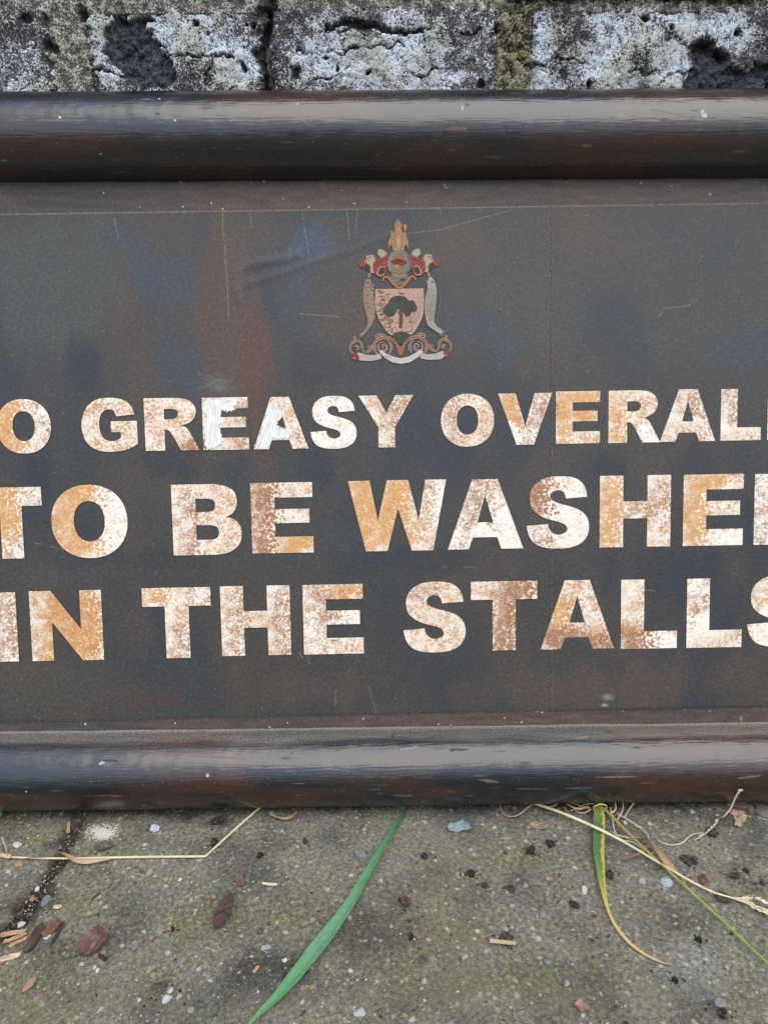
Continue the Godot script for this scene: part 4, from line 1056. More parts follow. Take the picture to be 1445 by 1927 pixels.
# brushed dark paint of the rails: streaks along the length, navy black and rust brown
func rail_textures(sd: int, dusty: bool, marks := [], strong := 4.0) -> Array:
	var w := 1792
	var h := 320
	var a := noise(sd, 0.004, 4).get_seamless_image(w / 2, h / 2)
	a.convert(Image.FORMAT_L8)
	a.resize(w, h, Image.INTERPOLATE_CUBIC)
	var cloud := a.get_data()
	var b := noise(sd + 1, 0.022, 5).get_seamless_image(w / 8, h)
	b.convert(Image.FORMAT_L8)
	b.resize(w, h, Image.INTERPOLATE_CUBIC)
	var streak := b.get_data()
	var b2 := noise(sd + 3, 0.16, 3).get_seamless_image(w / 8, h)
	b2.convert(Image.FORMAT_L8)
	b2.resize(w, h, Image.INTERPOLATE_CUBIC)
	var hair := b2.get_data()
	var fine := bytes_of(noise(sd + 2, 0.25, 3), w, h)
	var data := PackedByteArray()
	data.resize(w * h * 3)
	var bump := PackedByteArray()
	bump.resize(w * h)
	var dull := PackedByteArray()
	dull.resize(w * h)
	var navy := Color8(17, 24, 31)
	var rust := Color8(60, 35, 27)
	var grey := Color8(36, 34, 33)
	var dust := Color8(122, 114, 104)
	for y in h:
		var up := 1.0 - float(y) / h   # 1 where the rail faces upwards
		for x in w:
			var i := y * w + x
			var f := fine[i] / 255.0 - 0.5
			var s := streak[i] / 255.0 - 0.5
			var hr := hair[i] / 255.0 - 0.5
			var k := clampf(0.5 + (cloud[i] / 255.0 - 0.5) * strong + s * 1.1 + f * 1.6, 0, 1)
			var c := navy.lerp(rust, k).lerp(grey, clampf(0.15 + s * 1.2, 0, 0.6))
			if strong < 2.0:
				c = c.lerp(Color8(47, 43, 41), 0.62)
			var d := 0.0
			if dusty:
				d = soft(up + s * 0.06, 0.79, 0.86) * (0.62 + f * 0.7) + soft(up + f * 0.02, 0.955, 0.985) * 0.6
				c = c.lerp(dust, clampf(d, 0, 0.92)).lerp(Color8(164, 154, 138), clampf(soft(up + f * 0.06 + s * 0.03, 0.92, 0.985) * (0.38 + f * 1.4), 0, 0.8))
			else:
				d = soft(up, 0.90, 0.98) * 0.3
				c = c.lerp(dust, clampf(d * (0.6 + f), 0, 0.9) * 0.5)
			var m := 1.0 + f * 0.30 + hr * 0.35
			data[i * 3] = clampi(int(c.r8 * m), 0, 255)
			data[i * 3 + 1] = clampi(int(c.g8 * m), 0, 255)
			data[i * 3 + 2] = clampi(int(c.b8 * m), 0, 255)
			bump[i] = clampi(int(128 + hr * 120 + s * 40 + f * 50), 0, 255)
			dull[i] = clampi(int(255.0 * (0.26 + s * 0.10 + f * 0.14 + d * 0.6)), 30, 255)
	var im := Image.create_from_data(w, h, false, Image.FORMAT_RGB8, data)
	rng.seed = sd
	for k in 900:
		im.fill_rect(Rect2i(rng.randi() % w, rng.randi() % h, 1 + rng.randi() % 2, 1), Color8(150, 142, 130) if rng.randf() < 0.6 else Color8(18, 18, 18))
	# worn patches with ragged edges
	for k in 110:
		var at := Vector2(rng.randi() % w, rng.randi_range(10, h - 10))
		var r := Vector2(rng.randf_range(2, 16), rng.randf_range(1.5, 5))
		var lift := rng.randf() < 0.45
		var pc := Color8(96, 84, 74) if lift else Color8(22, 22, 24) if rng.randf() < 0.6 else Color8(84, 50, 38)
		var op := rng.randf_range(0.12, 0.5)
		for t in int(r.x * r.y * 4.0):
			var q := Vector2(rng.randfn() * 0.45, rng.randfn() * 0.45)
			var p := Vector2i(at + q * r)
			if Rect2i(0, 0, w, h).has_point(p):
				im.set_pixelv(p, im.get_pixelv(p).lerp(pc, op))
				bump[p.y * w + p.x] = clampi(bump[p.y * w + p.x] + (30 if lift else -40), 0, 255)
				dull[p.y * w + p.x] = clampi(dull[p.y * w + p.x] + 40, 0, 255)
	# chips, drips and scratches: [along, round, length, height, tilt, colour]
	for k in marks:
		var at := Vector2((k[0] * MM - SIGN_L) / (SIGN_R - SIGN_L) * w, (1.0 - k[1]) * h)
		var r := Vector2(k[2] * MM / (SIGN_R - SIGN_L) * w, k[3] * MM / 0.0877 * h) * 0.5
		for t in int(14 + r.x * r.y * 5.0):
			var q := Vector2(rng.randf_range(-1, 1), rng.randf_range(-1, 1))
			if q.length() > 1.0: continue
			var p := Vector2i(at + Vector2(q.x * r.x, q.y * r.y + q.x * k[4] * r.x))
			if Rect2i(0, 0, w, h).has_point(p):
				im.set_pixelv(p, im.get_pixelv(p).lerp(k[5], 0.5 if k[2] > 6.0 else 0.85))
				dull[p.y * w + p.x] = 200
	return [ImageTexture.create_from_image(im), gray_tex(bump, w, h), gray_tex(dull, w, h)]


# weathered concrete with its aggregate, moss, grime and a painted contact shadow; box is the piece of ground it covers
func ground_textures(box: Rect2) -> Array:
	var w := 1920
	var h := 960
	var lw := 240
	var lh := 120
	var small := Image.create(lw, lh, false, Image.FORMAT_RGB8)
	var n1 := noise(41, 0.045, 4)
	var n2 := noise(42, 0.06, 4)
	var n3 := noise(43, 0.10, 4)
	for y in lh:
		for x in lw:
			var p := Vector3(cos(TAU * x / lw), sin(TAU * x / lw), 0) * lw / TAU
			p.z = y
			var at := box.position + Vector2((x + 0.5) / lw, (y + 0.5) / lh) * box.size
			var c := srgb(118, 114, 102)
			c = c.lerp(srgb(118, 113, 92), clampf(0.05 + n1.get_noise_3dv(p) * 1.5, 0, 0.9))
			c = c.lerp(srgb(84, 82, 77), clampf(0.1 + n2.get_noise_3dv(p) * 1.4, 0, 0.9))
			for s in STAINS:
				var d := Vector2((at.x - s[0] * MM) / (s[2] * MM), (at.y - s[1] * MM) / (s[3] * MM)).length() + 0.5 * n3.get_noise_3dv(p)
				var a := 1.0 - soft(d, 0.3, 1.1)
				if a > 0.0:
					match s[4]:
						"moss": c = c.lerp(srgb(106, 104, 78), a * 0.5)
						"dark": c = c.lerp(srgb(58, 56, 52), a * 0.6)
						"pale": c = c.lerp(srgb(130, 128, 122), a * 0.5)
						"white": c = c.lerp(srgb(140, 136, 126), a * 0.5)
			for k in DIRT[0].size() - 1:
				var q := Geometry2D.get_closest_point_to_segment(at, DIRT[0][k] * MM, DIRT[0][k + 1] * MM)
				var a := 1.0 - soft(at.distance_to(q) + 0.010 * n3.get_noise_3dv(p), 0.001, 0.010)
				c = c.lerp(srgb(56, 50, 46), a * 0.55)
			# contact shadow along the foot of the sign, painted into the ground colour
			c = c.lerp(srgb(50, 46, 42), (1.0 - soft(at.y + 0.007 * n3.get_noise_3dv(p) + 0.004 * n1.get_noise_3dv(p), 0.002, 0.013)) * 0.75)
			small.set_pixel(x, y, c.linear_to_srgb())
	small.resize(w, h, Image.INTERPOLATE_CUBIC)
	var data := small.get_data()
	var fine := bytes_of(noise(44, 0.45, 2), w, h)
	var mid := bytes_of(noise(45, 0.10, 4), w, h)
	var pit := bytes_of(noise(46, 0.06, 3), w, h)
	var bump := PackedByteArray()
	bump.resize(w * h)
	for i in w * h:
		var f := fine[i] - 128
		var m := mid[i] - 128
		var k := 1.0 + f * 0.0036 + m * 0.0022
		var t := (pit[i] - 128) * 0.0009
		data[i * 3] = clampi(int(data[i * 3] * k * (1.0 + t * 0.3)), 0, 255)
		data[i * 3 + 1] = clampi(int(data[i * 3 + 1] * k * (1.0 + t * 0.4)), 0, 255)
		data[i * 3 + 2] = clampi(int(data[i * 3 + 2] * k * (1.0 - t * 0.5)), 0, 255)
		bump[i] = clampi(100 + int(f * 0.3) + int(m * 0.25) + int((pit[i] - 128) * 0.15), 0, 255)
	var im := Image.create_from_data(w, h, false, Image.FORMAT_RGB8, data)
	var cols := [Color8(216, 208, 186), Color8(222, 220, 212), Color8(190, 184, 164), Color8(206, 200, 180), Color8(190, 160, 112), Color8(170, 164, 140), Color8(142, 140, 134), Color8(196, 190, 172)]
	var darks := [Color8(46, 42, 38), Color8(38, 36, 34), Color8(70, 58, 48)]
	rng.seed = 4
	for k in 62000:
		var x := rng.randi() % w
		var y := rng.randi() % h
		var big := pow(rng.randf(), 9.0)
		var r := 0.4 + 0.75 * rng.randf() * rng.randf() + big * 4.2
		var dark := rng.randf() < 0.16
		var c: Color = darks[rng.randi() % 3] if dark else cols[rng.randi() % cols.size()]
		var op := 0.12 + 0.8 * pow(rng.randf(), 1.6) * (0.7 if r > 2.2 else 1.0)
		var tilt := rng.randf() * PI
		var asp := rng.randf_range(0.5, 1.0)
		var ir := int(ceil(r))
		for dy in range(-ir, ir + 1):
			for dx in range(-ir, ir + 1):
				var ex := dx * cos(tilt) + dy * sin(tilt)
				var ey := (dy * cos(tilt) - dx * sin(tilt)) / asp
				if ex * ex + ey * ey <= r * r * rng.randf_range(0.6, 1.1):
					var px := (x + dx + w) % w
					var py := (y + dy + h) % h
					im.set_pixel(px, py, im.get_pixel(px, py).lerp(c, op))
					bump[py * w + px] = clampi(bump[py * w + px] + (-50 if dark else 46), 0, 255)
	for s in STAINS:
		if s[4] == "white":
			for k in 520:
				var at := Vector2(s[0] + rng.randfn() * s[2] * 0.36, s[1] + rng.randfn() * s[3] * 0.36) * MM
				var q := Vector2i((at - box.position) / box.size * Vector2(w, h))
				if Rect2i(0, 0, w - 2, h - 2).has_point(q):
					im.fill_rect(Rect2i(q.x, q.y, 1 + rng.randi() % 3, 1 + rng.randi() % 2), Color8(206, 200, 188))
	return [ImageTexture.create_from_image(im), gray_tex(bump, w, h)]


# ---------------------------------------------------------------- the wall
var wn1 := noise(61, 26.0, 5)
var wn2 := noise(62, 110.0, 4)
var wn3 := noise(63, 420.0, 3)
var wn4 := noise(64, 9.0, 3)
var wn5 := noise(65, 800.0, 2)
var wn6 := noise(67, 2900.0, 1, FastNoiseLite.TYPE_VALUE)
var wridge := noise(66, 60.0, 4)


const WM := Rect2(-0.32, 0.445, 0.64, 0.115)   # the part of the wall that has its own marks
const WC := 0.0006
var wmap := [PackedFloat32Array(), PackedFloat32Array(), PackedFloat32Array()]   # whitewash, cracks and holes, spalled hollows


func paint_wall_maps() -> void:
	var w := int(WM.size.x / WC) + 2
	var h := int(WM.size.y / WC) + 2
	for m in 3:
		wmap[m].resize(w * h)
		wmap[m].fill(0.0)
	var spot := func(m: int, at: Vector2, r: Vector2, top: float, lo: float, hi: float, shake: float, n: FastNoiseLite) -> void:
		var a := ((at - r * 1.7 - WM.position) / WC).clamp(Vector2.ZERO, Vector2(w - 1, h - 1))
		var b := ((at + r * 1.7 - WM.position) / WC).clamp(Vector2.ZERO, Vector2(w - 1, h - 1))
		for y in range(int(a.y), int(b.y) + 1):
			for x in range(int(a.x), int(b.x) + 1):
				var p := WM.position + Vector2(x, y) * WC
				var d := ((p - at) / r).length() + shake * n.get_noise_2d(p.x, p.y)
				var v := top * (1.0 - smoothstep(lo, hi, d))
				if v > wmap[m][y * w + x]:
					wmap[m][y * w + x] = v
	for s in WHITE:
		spot.call(0, Vector2(s[0], s[1]) * MM, Vector2(s[2], s[3]) * MM, s[4], 0.45, 1.25, 0.7, wn1)
	for s in HOLES:
		spot.call(1, Vector2(s[0], s[1]) * MM, Vector2(s[2], s[3]) * MM, 1.0, 0.4, 1.15, 0.5, wn2)
	for k in CRACKS.size():
		var wide := 0.0026 if k == 0 else 0.0020 if k == 1 else 0.0007
		var line: Array = CRACKS[k]
		for i in line.size() - 1:
			var n := int((line[i] - line[i + 1]).length() * MM / 0.0008) + 1
			for t in n:
				var p: Vector2 = line[i].lerp(line[i + 1], float(t) / n) * MM
				p += Vector2(wn2.get_noise_2d(p.x, p.y), wn2.get_noise_2d(p.x + 7.0, p.y)) * 0.003
				var r := wide * (0.75 + 0.9 * absf(wn2.get_noise_2d(p.x * 0.6 + 3.0, p.y)))
				spot.call(1, p, Vector2(r, r), 1.0 if k < 2 else clampf(0.75 + 1.2 * wn1.get_noise_2d(p.x * 2.0, p.y * 2.0), 0.25, 1.0), 0.4, 1.2, 0.5, wn3)
	for c in CAVITY:
		var poly := PackedVector2Array()
		var lo := Vector2(9, 9)
		var hi := -lo
		for q in c:
			poly.append(q * MM)
			lo = lo.min(q * MM)
			hi = hi.max(q * MM)
		var a := ((lo - Vector2(.004, .004) - WM.position) / WC).clamp(Vector2.ZERO, Vector2(w - 1, h - 1))
		var b := ((hi + Vector2(.004, .004) - WM.position) / WC).clamp(Vector2.ZERO, Vector2(w - 1, h - 1))
		for y in range(int(a.y), int(b.y) + 1):
			for x in range(int(a.x), int(b.x) + 1):
				var p := WM.position + Vector2(x, y) * WC
				p += Vector2(wn2.get_noise_2d(p.x, p.y), wn2.get_noise_2d(p.x + 3.0, p.y)) * 0.004
				if Geometry2D.is_point_in_polygon(p, poly):
					var dm := 1.0
					for i in poly.size():
						dm = minf(dm, p.distance_to(Geometry2D.get_closest_point_to_segment(p, poly[i], poly[(i + 1) % poly.size()])))
					wmap[2][y * w + x] = maxf(wmap[2][y * w + x], smoothstep(0.0, 0.0018, dm))


func wall_map(m: int, p: Vector2) -> float:
	if not WM.has_point(p):
		return 0.0
	var w := int(WM.size.x / WC) + 2
	var q := (p - WM.position) / WC
	var x := int(q.x)
	var y := int(q.y)
	var a: PackedFloat32Array = wmap[m]
	var i := y * w + x
	return lerpf(lerpf(a[i], a[i + 1], q.x - x), lerpf(a[i + w], a[i + w + 1], q.x - x), q.y - y)


func wall_face(p: Vector2, fresh: float) -> Array:   # [how far out, colour]
	var n1 := wn1.get_noise_2d(p.x, p.y)
	var n2 := wn2.get_noise_2d(p.x, p.y)
	var n3 := wn3.get_noise_2d(p.x, p.y)
	var n5 := wn5.get_noise_2d(p.x, p.y)
	var n6 := wn6.get_noise_2d(p.x, p.y)
	var out := n1 * 0.0024 + n2 * 0.0008
	var inside := WM.has_point(p)
	var wash := maxf(0.1, wall_map(0, p)) if inside else fresh + 0.25 * n1
	var hole := wall_map(1, p)
	var cav := wall_map(2, p)
	var rdg := 1.0 - absf(wridge.get_noise_2d(p.x * 0.7, p.y * 1.8)) * 3.0
	out -= cav * (0.0046 - 0.0026 * n2 - 0.0016 * n1)
	out -= hole * 0.0042
	# whitewash sits in a broken skin: salt and pepper where it is thin
	var thr := 0.78 - wash * 0.88
	var k := soft(n1 * 0.25 + n2 * 0.55 + n3 * 0.42 + n5 * 0.62 + n6 * 0.34 + 0.5, thr, thr + 0.34) * (1.0 - cav * 0.93) * (1.0 - hole)
	var stone := srgb(88, 83, 84).lerp(srgb(58, 56, 60), clampf(0.5 + n1 * 1.6 + n3 * 0.6, 0, 1)).lerp(srgb(98, 82, 70), clampf(n2 * 0.9 + wn4.get_noise_2d(p.x, p.y) * 0.5 - 0.12, 0, 0.6))
	stone = stone.lerp(srgb(66, 70, 76).lerp(srgb(40, 41, 44), clampf(0.5 - rdg * 0.7 + n3 * 0.5, 0, 1)), cav * 0.85)
	stone = (stone * (1.0 + n3 * 0.7 + n5 * 0.7 + n6 * 0.45)).clamp()
	var white := srgb(206, 213, 220).lerp(srgb(188, 188, 178), clampf(0.5 + n1 * 2.0, 0, 1)) * (1.0 + n3 * 0.30 + n5 * 0.3 + n6 * 0.25)
	var c := stone.lerp(white.clamp(), k * 0.92)
	c = c.lerp(srgb(36, 35, 34), hole * 0.7)
	c.a = 1.0
	return [out, c, 0.5 + 0.5 * n3 + 0.35 * n5 + 0.2 * n6 + 0.25 * k]


# one brick with its front at WALL_Z; step is the size of its facets
func brick_mesh(x0: float, x1: float, y0: float, y1: float, step: float, fresh: float, proud: float, fine_from := -1.0) -> ArrayMesh:
	var nx := maxi(6, int((x1 - x0) / step)) + 1
	var rows := []   # heights; below fine_from the sign hides the face and a coarse grid will do
	var yy := y0
	while yy < y1 - step * 0.5:
		rows.append(yy)
		yy += 0.006 if yy < fine_from - 0.006 else step
	rows.append(y1)
	var ny := rows.size()
	var v := PackedVector3Array()
	var c := PackedColorArray()
	var uv := PackedVector2Array()
	v.resize((nx + 4) * (ny + 4))
	c.resize((nx + 4) * (ny + 4))
	uv.resize((nx + 4) * (ny + 4))
	var depth := 0.05
	for j in ny + 4:
		for i in nx + 4:
			var ii := clampi(i - 2, 0, nx - 1)
			var jj := clampi(j - 2, 0, ny - 1)
			var p := Vector2(lerpf(x0, x1, float(ii) / (nx - 1)), rows[jj])
			var f := wall_face(p, fresh)
			var e := minf(minf(p.x - x0, x1 - p.x), minf(p.y - y0, y1 - p.y)) + wn2.get_noise_2d(p.x, p.y) * 0.004
			var z: float = f[0] - 0.0032 * (1.0 - soft(e, -0.001, 0.005)) + proud
			var back := 1.0 if (i == 0 or j == 0 or i == nx + 3 or j == ny + 3) else 0.12 if (i == 1 or j == 1 or i == nx + 2 or j == ny + 2) else 0.0
			var wob := Vector2(wn1.get_noise_2d(p.x * 2.0, p.y * 2.0), wn1.get_noise_2d(p.x * 2.0 + 5.0, p.y * 2.0)) * 0.003
			v[j * (nx + 4) + i] = Vector3(p.x + wob.x, p.y + wob.y, z - depth * back)
			c[j * (nx + 4) + i] = f[1]
			uv[j * (nx + 4) + i] = Vector2((p.x - WM.position.x) / WM.size.x, 1.0 - (p.y - WM.position.y) / WM.size.y)
	return grid(nx + 4, ny + 4, v, uv, c)


func mortar_face(p: Vector2, top_: float) -> Array:
	var n2 := wn2.get_noise_2d(p.x, p.y)
	var n3 := wn3.get_noise_2d(p.x, p.y)
	var n5 := wn5.get_noise_2d(p.x, p.y)
	var n6 := wn6.get_noise_2d(p.x, p.y)
	var mo := wn1.get_noise_2d(p.x + 4.0, p.y)
	var h := wall_map(1, p)
	var mossy := clampf(1.0 - absf(p.x - 0.094) / 0.030, 0, 1) + 0.6 * soft(p.y, top_ - 0.002, top_ + 0.004) * soft(wn1.get_noise_2d(p.x, 9.0) + p.x * 2.0, 0.1, 0.4)
	var dark := soft(n2 * 0.7 + mo * 0.6 + n3 * 0.5 + n5 * 0.5 + clampf((0.094 - p.x) / 0.012, -1, 1) * 0.35 * mossy, -0.2, 0.3)
	var grow := srgb(52, 50, 40).lerp(srgb(128, 124, 96), dark).lerp(srgb(186, 180, 152), clampf(n3 * 0.7 + n5 * 0.9 + n6 * 0.5 - 0.15, 0, 0.85)) * (1.0 + n5 * 0.5 + n6 * 0.4)
	var lime := srgb(84, 79, 72).lerp(srgb(184, 181, 166), soft(n2 * 0.6 + n3 * 0.5 + n5 * 0.6 + n6 * 0.3, -0.1, 0.4)) * (1.0 + n5 * 0.4 + n6 * 0.3)
	var col: Color = lime.lerp(grow, clampf(mossy * 1.5, 0, 1))
	col = col.clamp().lerp(srgb(52, 50, 48), (1.0 - soft(absf(p.x + 0.0766), 0.003, 0.007)) * 0.7).lerp(srgb(30, 29, 28), h * 0.8)
	col.a = 1.0
	return [n2 * 0.0018 - 0.0022 * (1.0 - dark) * mossy - h * 0.005, col, 0.5 + 0.6 * n3 + 0.5 * n5 + 0.3 * n6]


func mortar_mesh(x0: float, x1: float, y0: float, y1: float, step: float, out: float, js: Array, top_: float) -> ArrayMesh:
	var nx := int((x1 - x0) / step) + 1
	var ny := int((y1 - y0) / step) + 1
	var v := PackedVector3Array()
	var uv := PackedVector2Array()
	for j in ny:
		for i in nx:
			var p := Vector2(lerpf(x0, x1, float(i) / (nx - 1)), lerpf(y0, y1, float(j) / (ny - 1)))
			var off := absf(p.y - top_ - 0.001) / 0.0065
			for q in js.size():
				if p.y < top_: off = minf(off, absf(p.x - js[q]) / (0.0145 if q in [1, 3] else 0.006))
			var gap := (1.0 - soft(absf(p.x - js[2]), 0.003, 0.006)) * 0.0055 if p.y < top_ else 0.0
			v.append(Vector3(p.x, p.y, out + mortar_face(p, top_)[0] - gap - 0.013 * soft(off, 0.8, 1.15)))
			uv.append(Vector2((p.x - WM.position.x) / WM.size.x, 1.0 - (p.y - WM.position.y) / WM.size.y))
	return grid(nx, ny, v, uv, PackedColorArray())


func wall_material(mortar: bool, top_: float) -> StandardMaterial3D:
	var w := 1664
	var h := 300
	var data := PackedByteArray()
	data.resize(w * h * 3)
	var bump := PackedByteArray()
	bump.resize(w * h)
	for y in h:
		for x in w:
			var p := WM.position + Vector2((x + 0.5) / w, 1.0 - (y + 0.5) / h) * WM.size
			if mortar and absf(p.x - 0.094) > 0.03 and absf(p.x + 0.208) > 0.03 and absf(p.x + 0.0766) > 0.015 and absf(p.y - top_) > 0.015:
				continue
			var f := mortar_face(p, top_) if mortar else wall_face(p, 0.3)
			var c: Color = f[1].linear_to_srgb()
			var i := y * w + x
			data[i * 3] = clampi(int(c.r * 255.0), 0, 255)
			data[i * 3 + 1] = clampi(int(c.g * 255.0), 0, 255)
			data[i * 3 + 2] = clampi(int(c.b * 255.0), 0, 255)
			bump[i] = clampi(int(f[2] * 150.0) + 30, 0, 255)
	var m := StandardMaterial3D.new()
	m.albedo_texture = to_tex(data, w, h)
	m.roughness = 0.92
	m.metallic_specular = 0.3
	m.heightmap_enabled = true
	m.heightmap_texture = gray_tex(bump, w, h)
	m.heightmap_scale = 0.045
	return m


func build_wall() -> void:
	var wall := base("brick_wall", Vector3(0, 0, WALL_Z))
	tag(wall, "old wall of dark pitted bricks with flaking whitewash behind the sign", "wall")
	paint_wall_maps()
	var m := vcol(0.9, 0.3)
	var jw := 0.004
	var joints: Array = [ -210.04, -76.57, 91.73 ].map(func(k): return k * MM)
	# the course that shows above the sign
	var y0 := 0.452
	var y1 := 0.5365
	var bm := wall_material(false, y1)
	var js := [joints[0] - 0.190, joints[0], joints[1], joints[2], joints[2] + 0.232, joints[2] + 0.41]
	for k in js.size() - 1:
		var g0 := 0.0115 if k in [1, 3] else 0.0035 if k == 2 else 0.006
		var g1 := 0.0115 if k + 1 in [1, 3] else 0.0035 if k + 1 == 2 else 0.006
		var o := obj("brick", brick_mesh(js[k] + g0, js[k + 1] - g1, y0, y1, 0.0007, 0.4, [0.0, -0.001, 0.0015, -0.0005, 0.001][k], 0.484), bm, wall)
		o.position.z = 0.0
	# the course above, of which the lower edge shows

	var up := [-0.33, -0.130, 0.079, 0.178, 0.40]
	for k in up.size() - 1:
		obj("brick", brick_mesh(up[k] + 0.007, up[k + 1] - 0.007, y1 + jw, y1 + jw + 0.076, 0.0014, 0.12, 0.004 if k > 1 else 0.0), bm, wall)
	obj("mortar", mortar_mesh(-0.36, 0.38, 0.46, 0.60, 0.0010, -0.0012, js, y1), wall_material(true, y1), wall)
	# the rest of the wall, out of the picture or behind the sign
	rng.seed = 90
	var kinds := []
	for k in 6:
		kinds.append(brick_mesh(-0.1015, 0.1015, 0, 0.075, 0.006, [0.1, 0.4, 0.25, 0.5, 0.05, 0.35][k], 0.0))
	var row := 0
	for y in [0.027, 0.112, 0.197, 0.282, 0.367, 0.627, 0.712, 0.797, 0.882]:
		for k in 7:
			var o := obj("brick", kinds[rng.randi() % 6], m, wall)
			o.position = Vector3(-0.66 + k * 0.213 + (0.107 if row % 2 else 0.0), y, rng.randf_range(-0.002, 0.002))
		row += 1
	var core := BoxMesh.new()
	core.size = Vector3(5.0, 2.6, 0.3)
	var cm := plain(srgb(98, 95, 92), 0.95, 0.2)
	var co := obj("wall_core", core, cm, wall)
	co.position = Vector3(0, 1.3, -0.172)


# ---------------------------------------------------------------- the sign
func wrinkle(p: Vector2) -> float:   # bumps of the printed sheet, metres
	var h := 0.0
	var d := 1.0
	var side := 1.0
	for k in WRINKLE.size() - 1:
		var q := Geometry2D.get_closest_point_to_segment(p, WRINKLE[k] * MM, WRINKLE[k + 1] * MM)
		if p.distance_to(q) < d:
			d = p.distance_to(q)
	h += 0.0006 * exp(-pow(d / 0.0030, 2.0))
	d = 1.0
	for k in CREASE.size() - 1:
		d = minf(d, p.distance_to(Geometry2D.get_closest_point_to_segment(p, CREASE[k] * MM, CREASE[k + 1] * MM)))
	h += 0.0003 * exp(-pow(d / 0.0022, 2.0))
	return h


func rail_mesh(at: float, r: float, sd: int) -> ArrayMesh:
	var nx := 420
	var ny := 44
	var v := PackedVector3Array()
	var uv := PackedVector2Array()
	var dent := noise(sd, 14.0, 3)
	for j in ny:
		var t := -PI / 2 + PI * j / (ny - 1)
		for i in nx:
			var x := lerpf(SIGN_L, SIGN_R, float(i) / (nx - 1))
			var rr := r * (1.0 + 0.014 * dent.get_noise_2d(x, t * 0.02) + 0.006 * dent.get_noise_2d(x * 4.0, t * 0.1) + 0.003 * dent.get_noise_2d(x * 12.0, t * 0.6))
			v.append(Vector3(x, at + rr * sin(t), rr * cos(t)))
			uv.append(Vector2((x - SIGN_L) / (SIGN_R - SIGN_L) * 1.0, 1.0 - float(j) / (ny - 1)))
	return grid(nx, ny, v, uv, PackedColorArray())


func end_cap(x: float, at: float, r: float) -> ArrayMesh:
	var st := SurfaceTool.new()
	st.begin(Mesh.PRIMITIVE_TRIANGLES)
	for k in 24:
		var a := -PI / 2 + PI * k / 24.0
		var b := -PI / 2 + PI * (k + 1) / 24.0
		var q := [Vector3(x, at, 0), Vector3(x, at + r * sin(a), r * cos(a)), Vector3(x, at + r * sin(b), r * cos(b))]
		if x > 0: q.reverse()
		for p in q:
			st.set_smooth_group(-1)
			st.add_vertex(p)
	st.generate_normals()
	return st.commit()


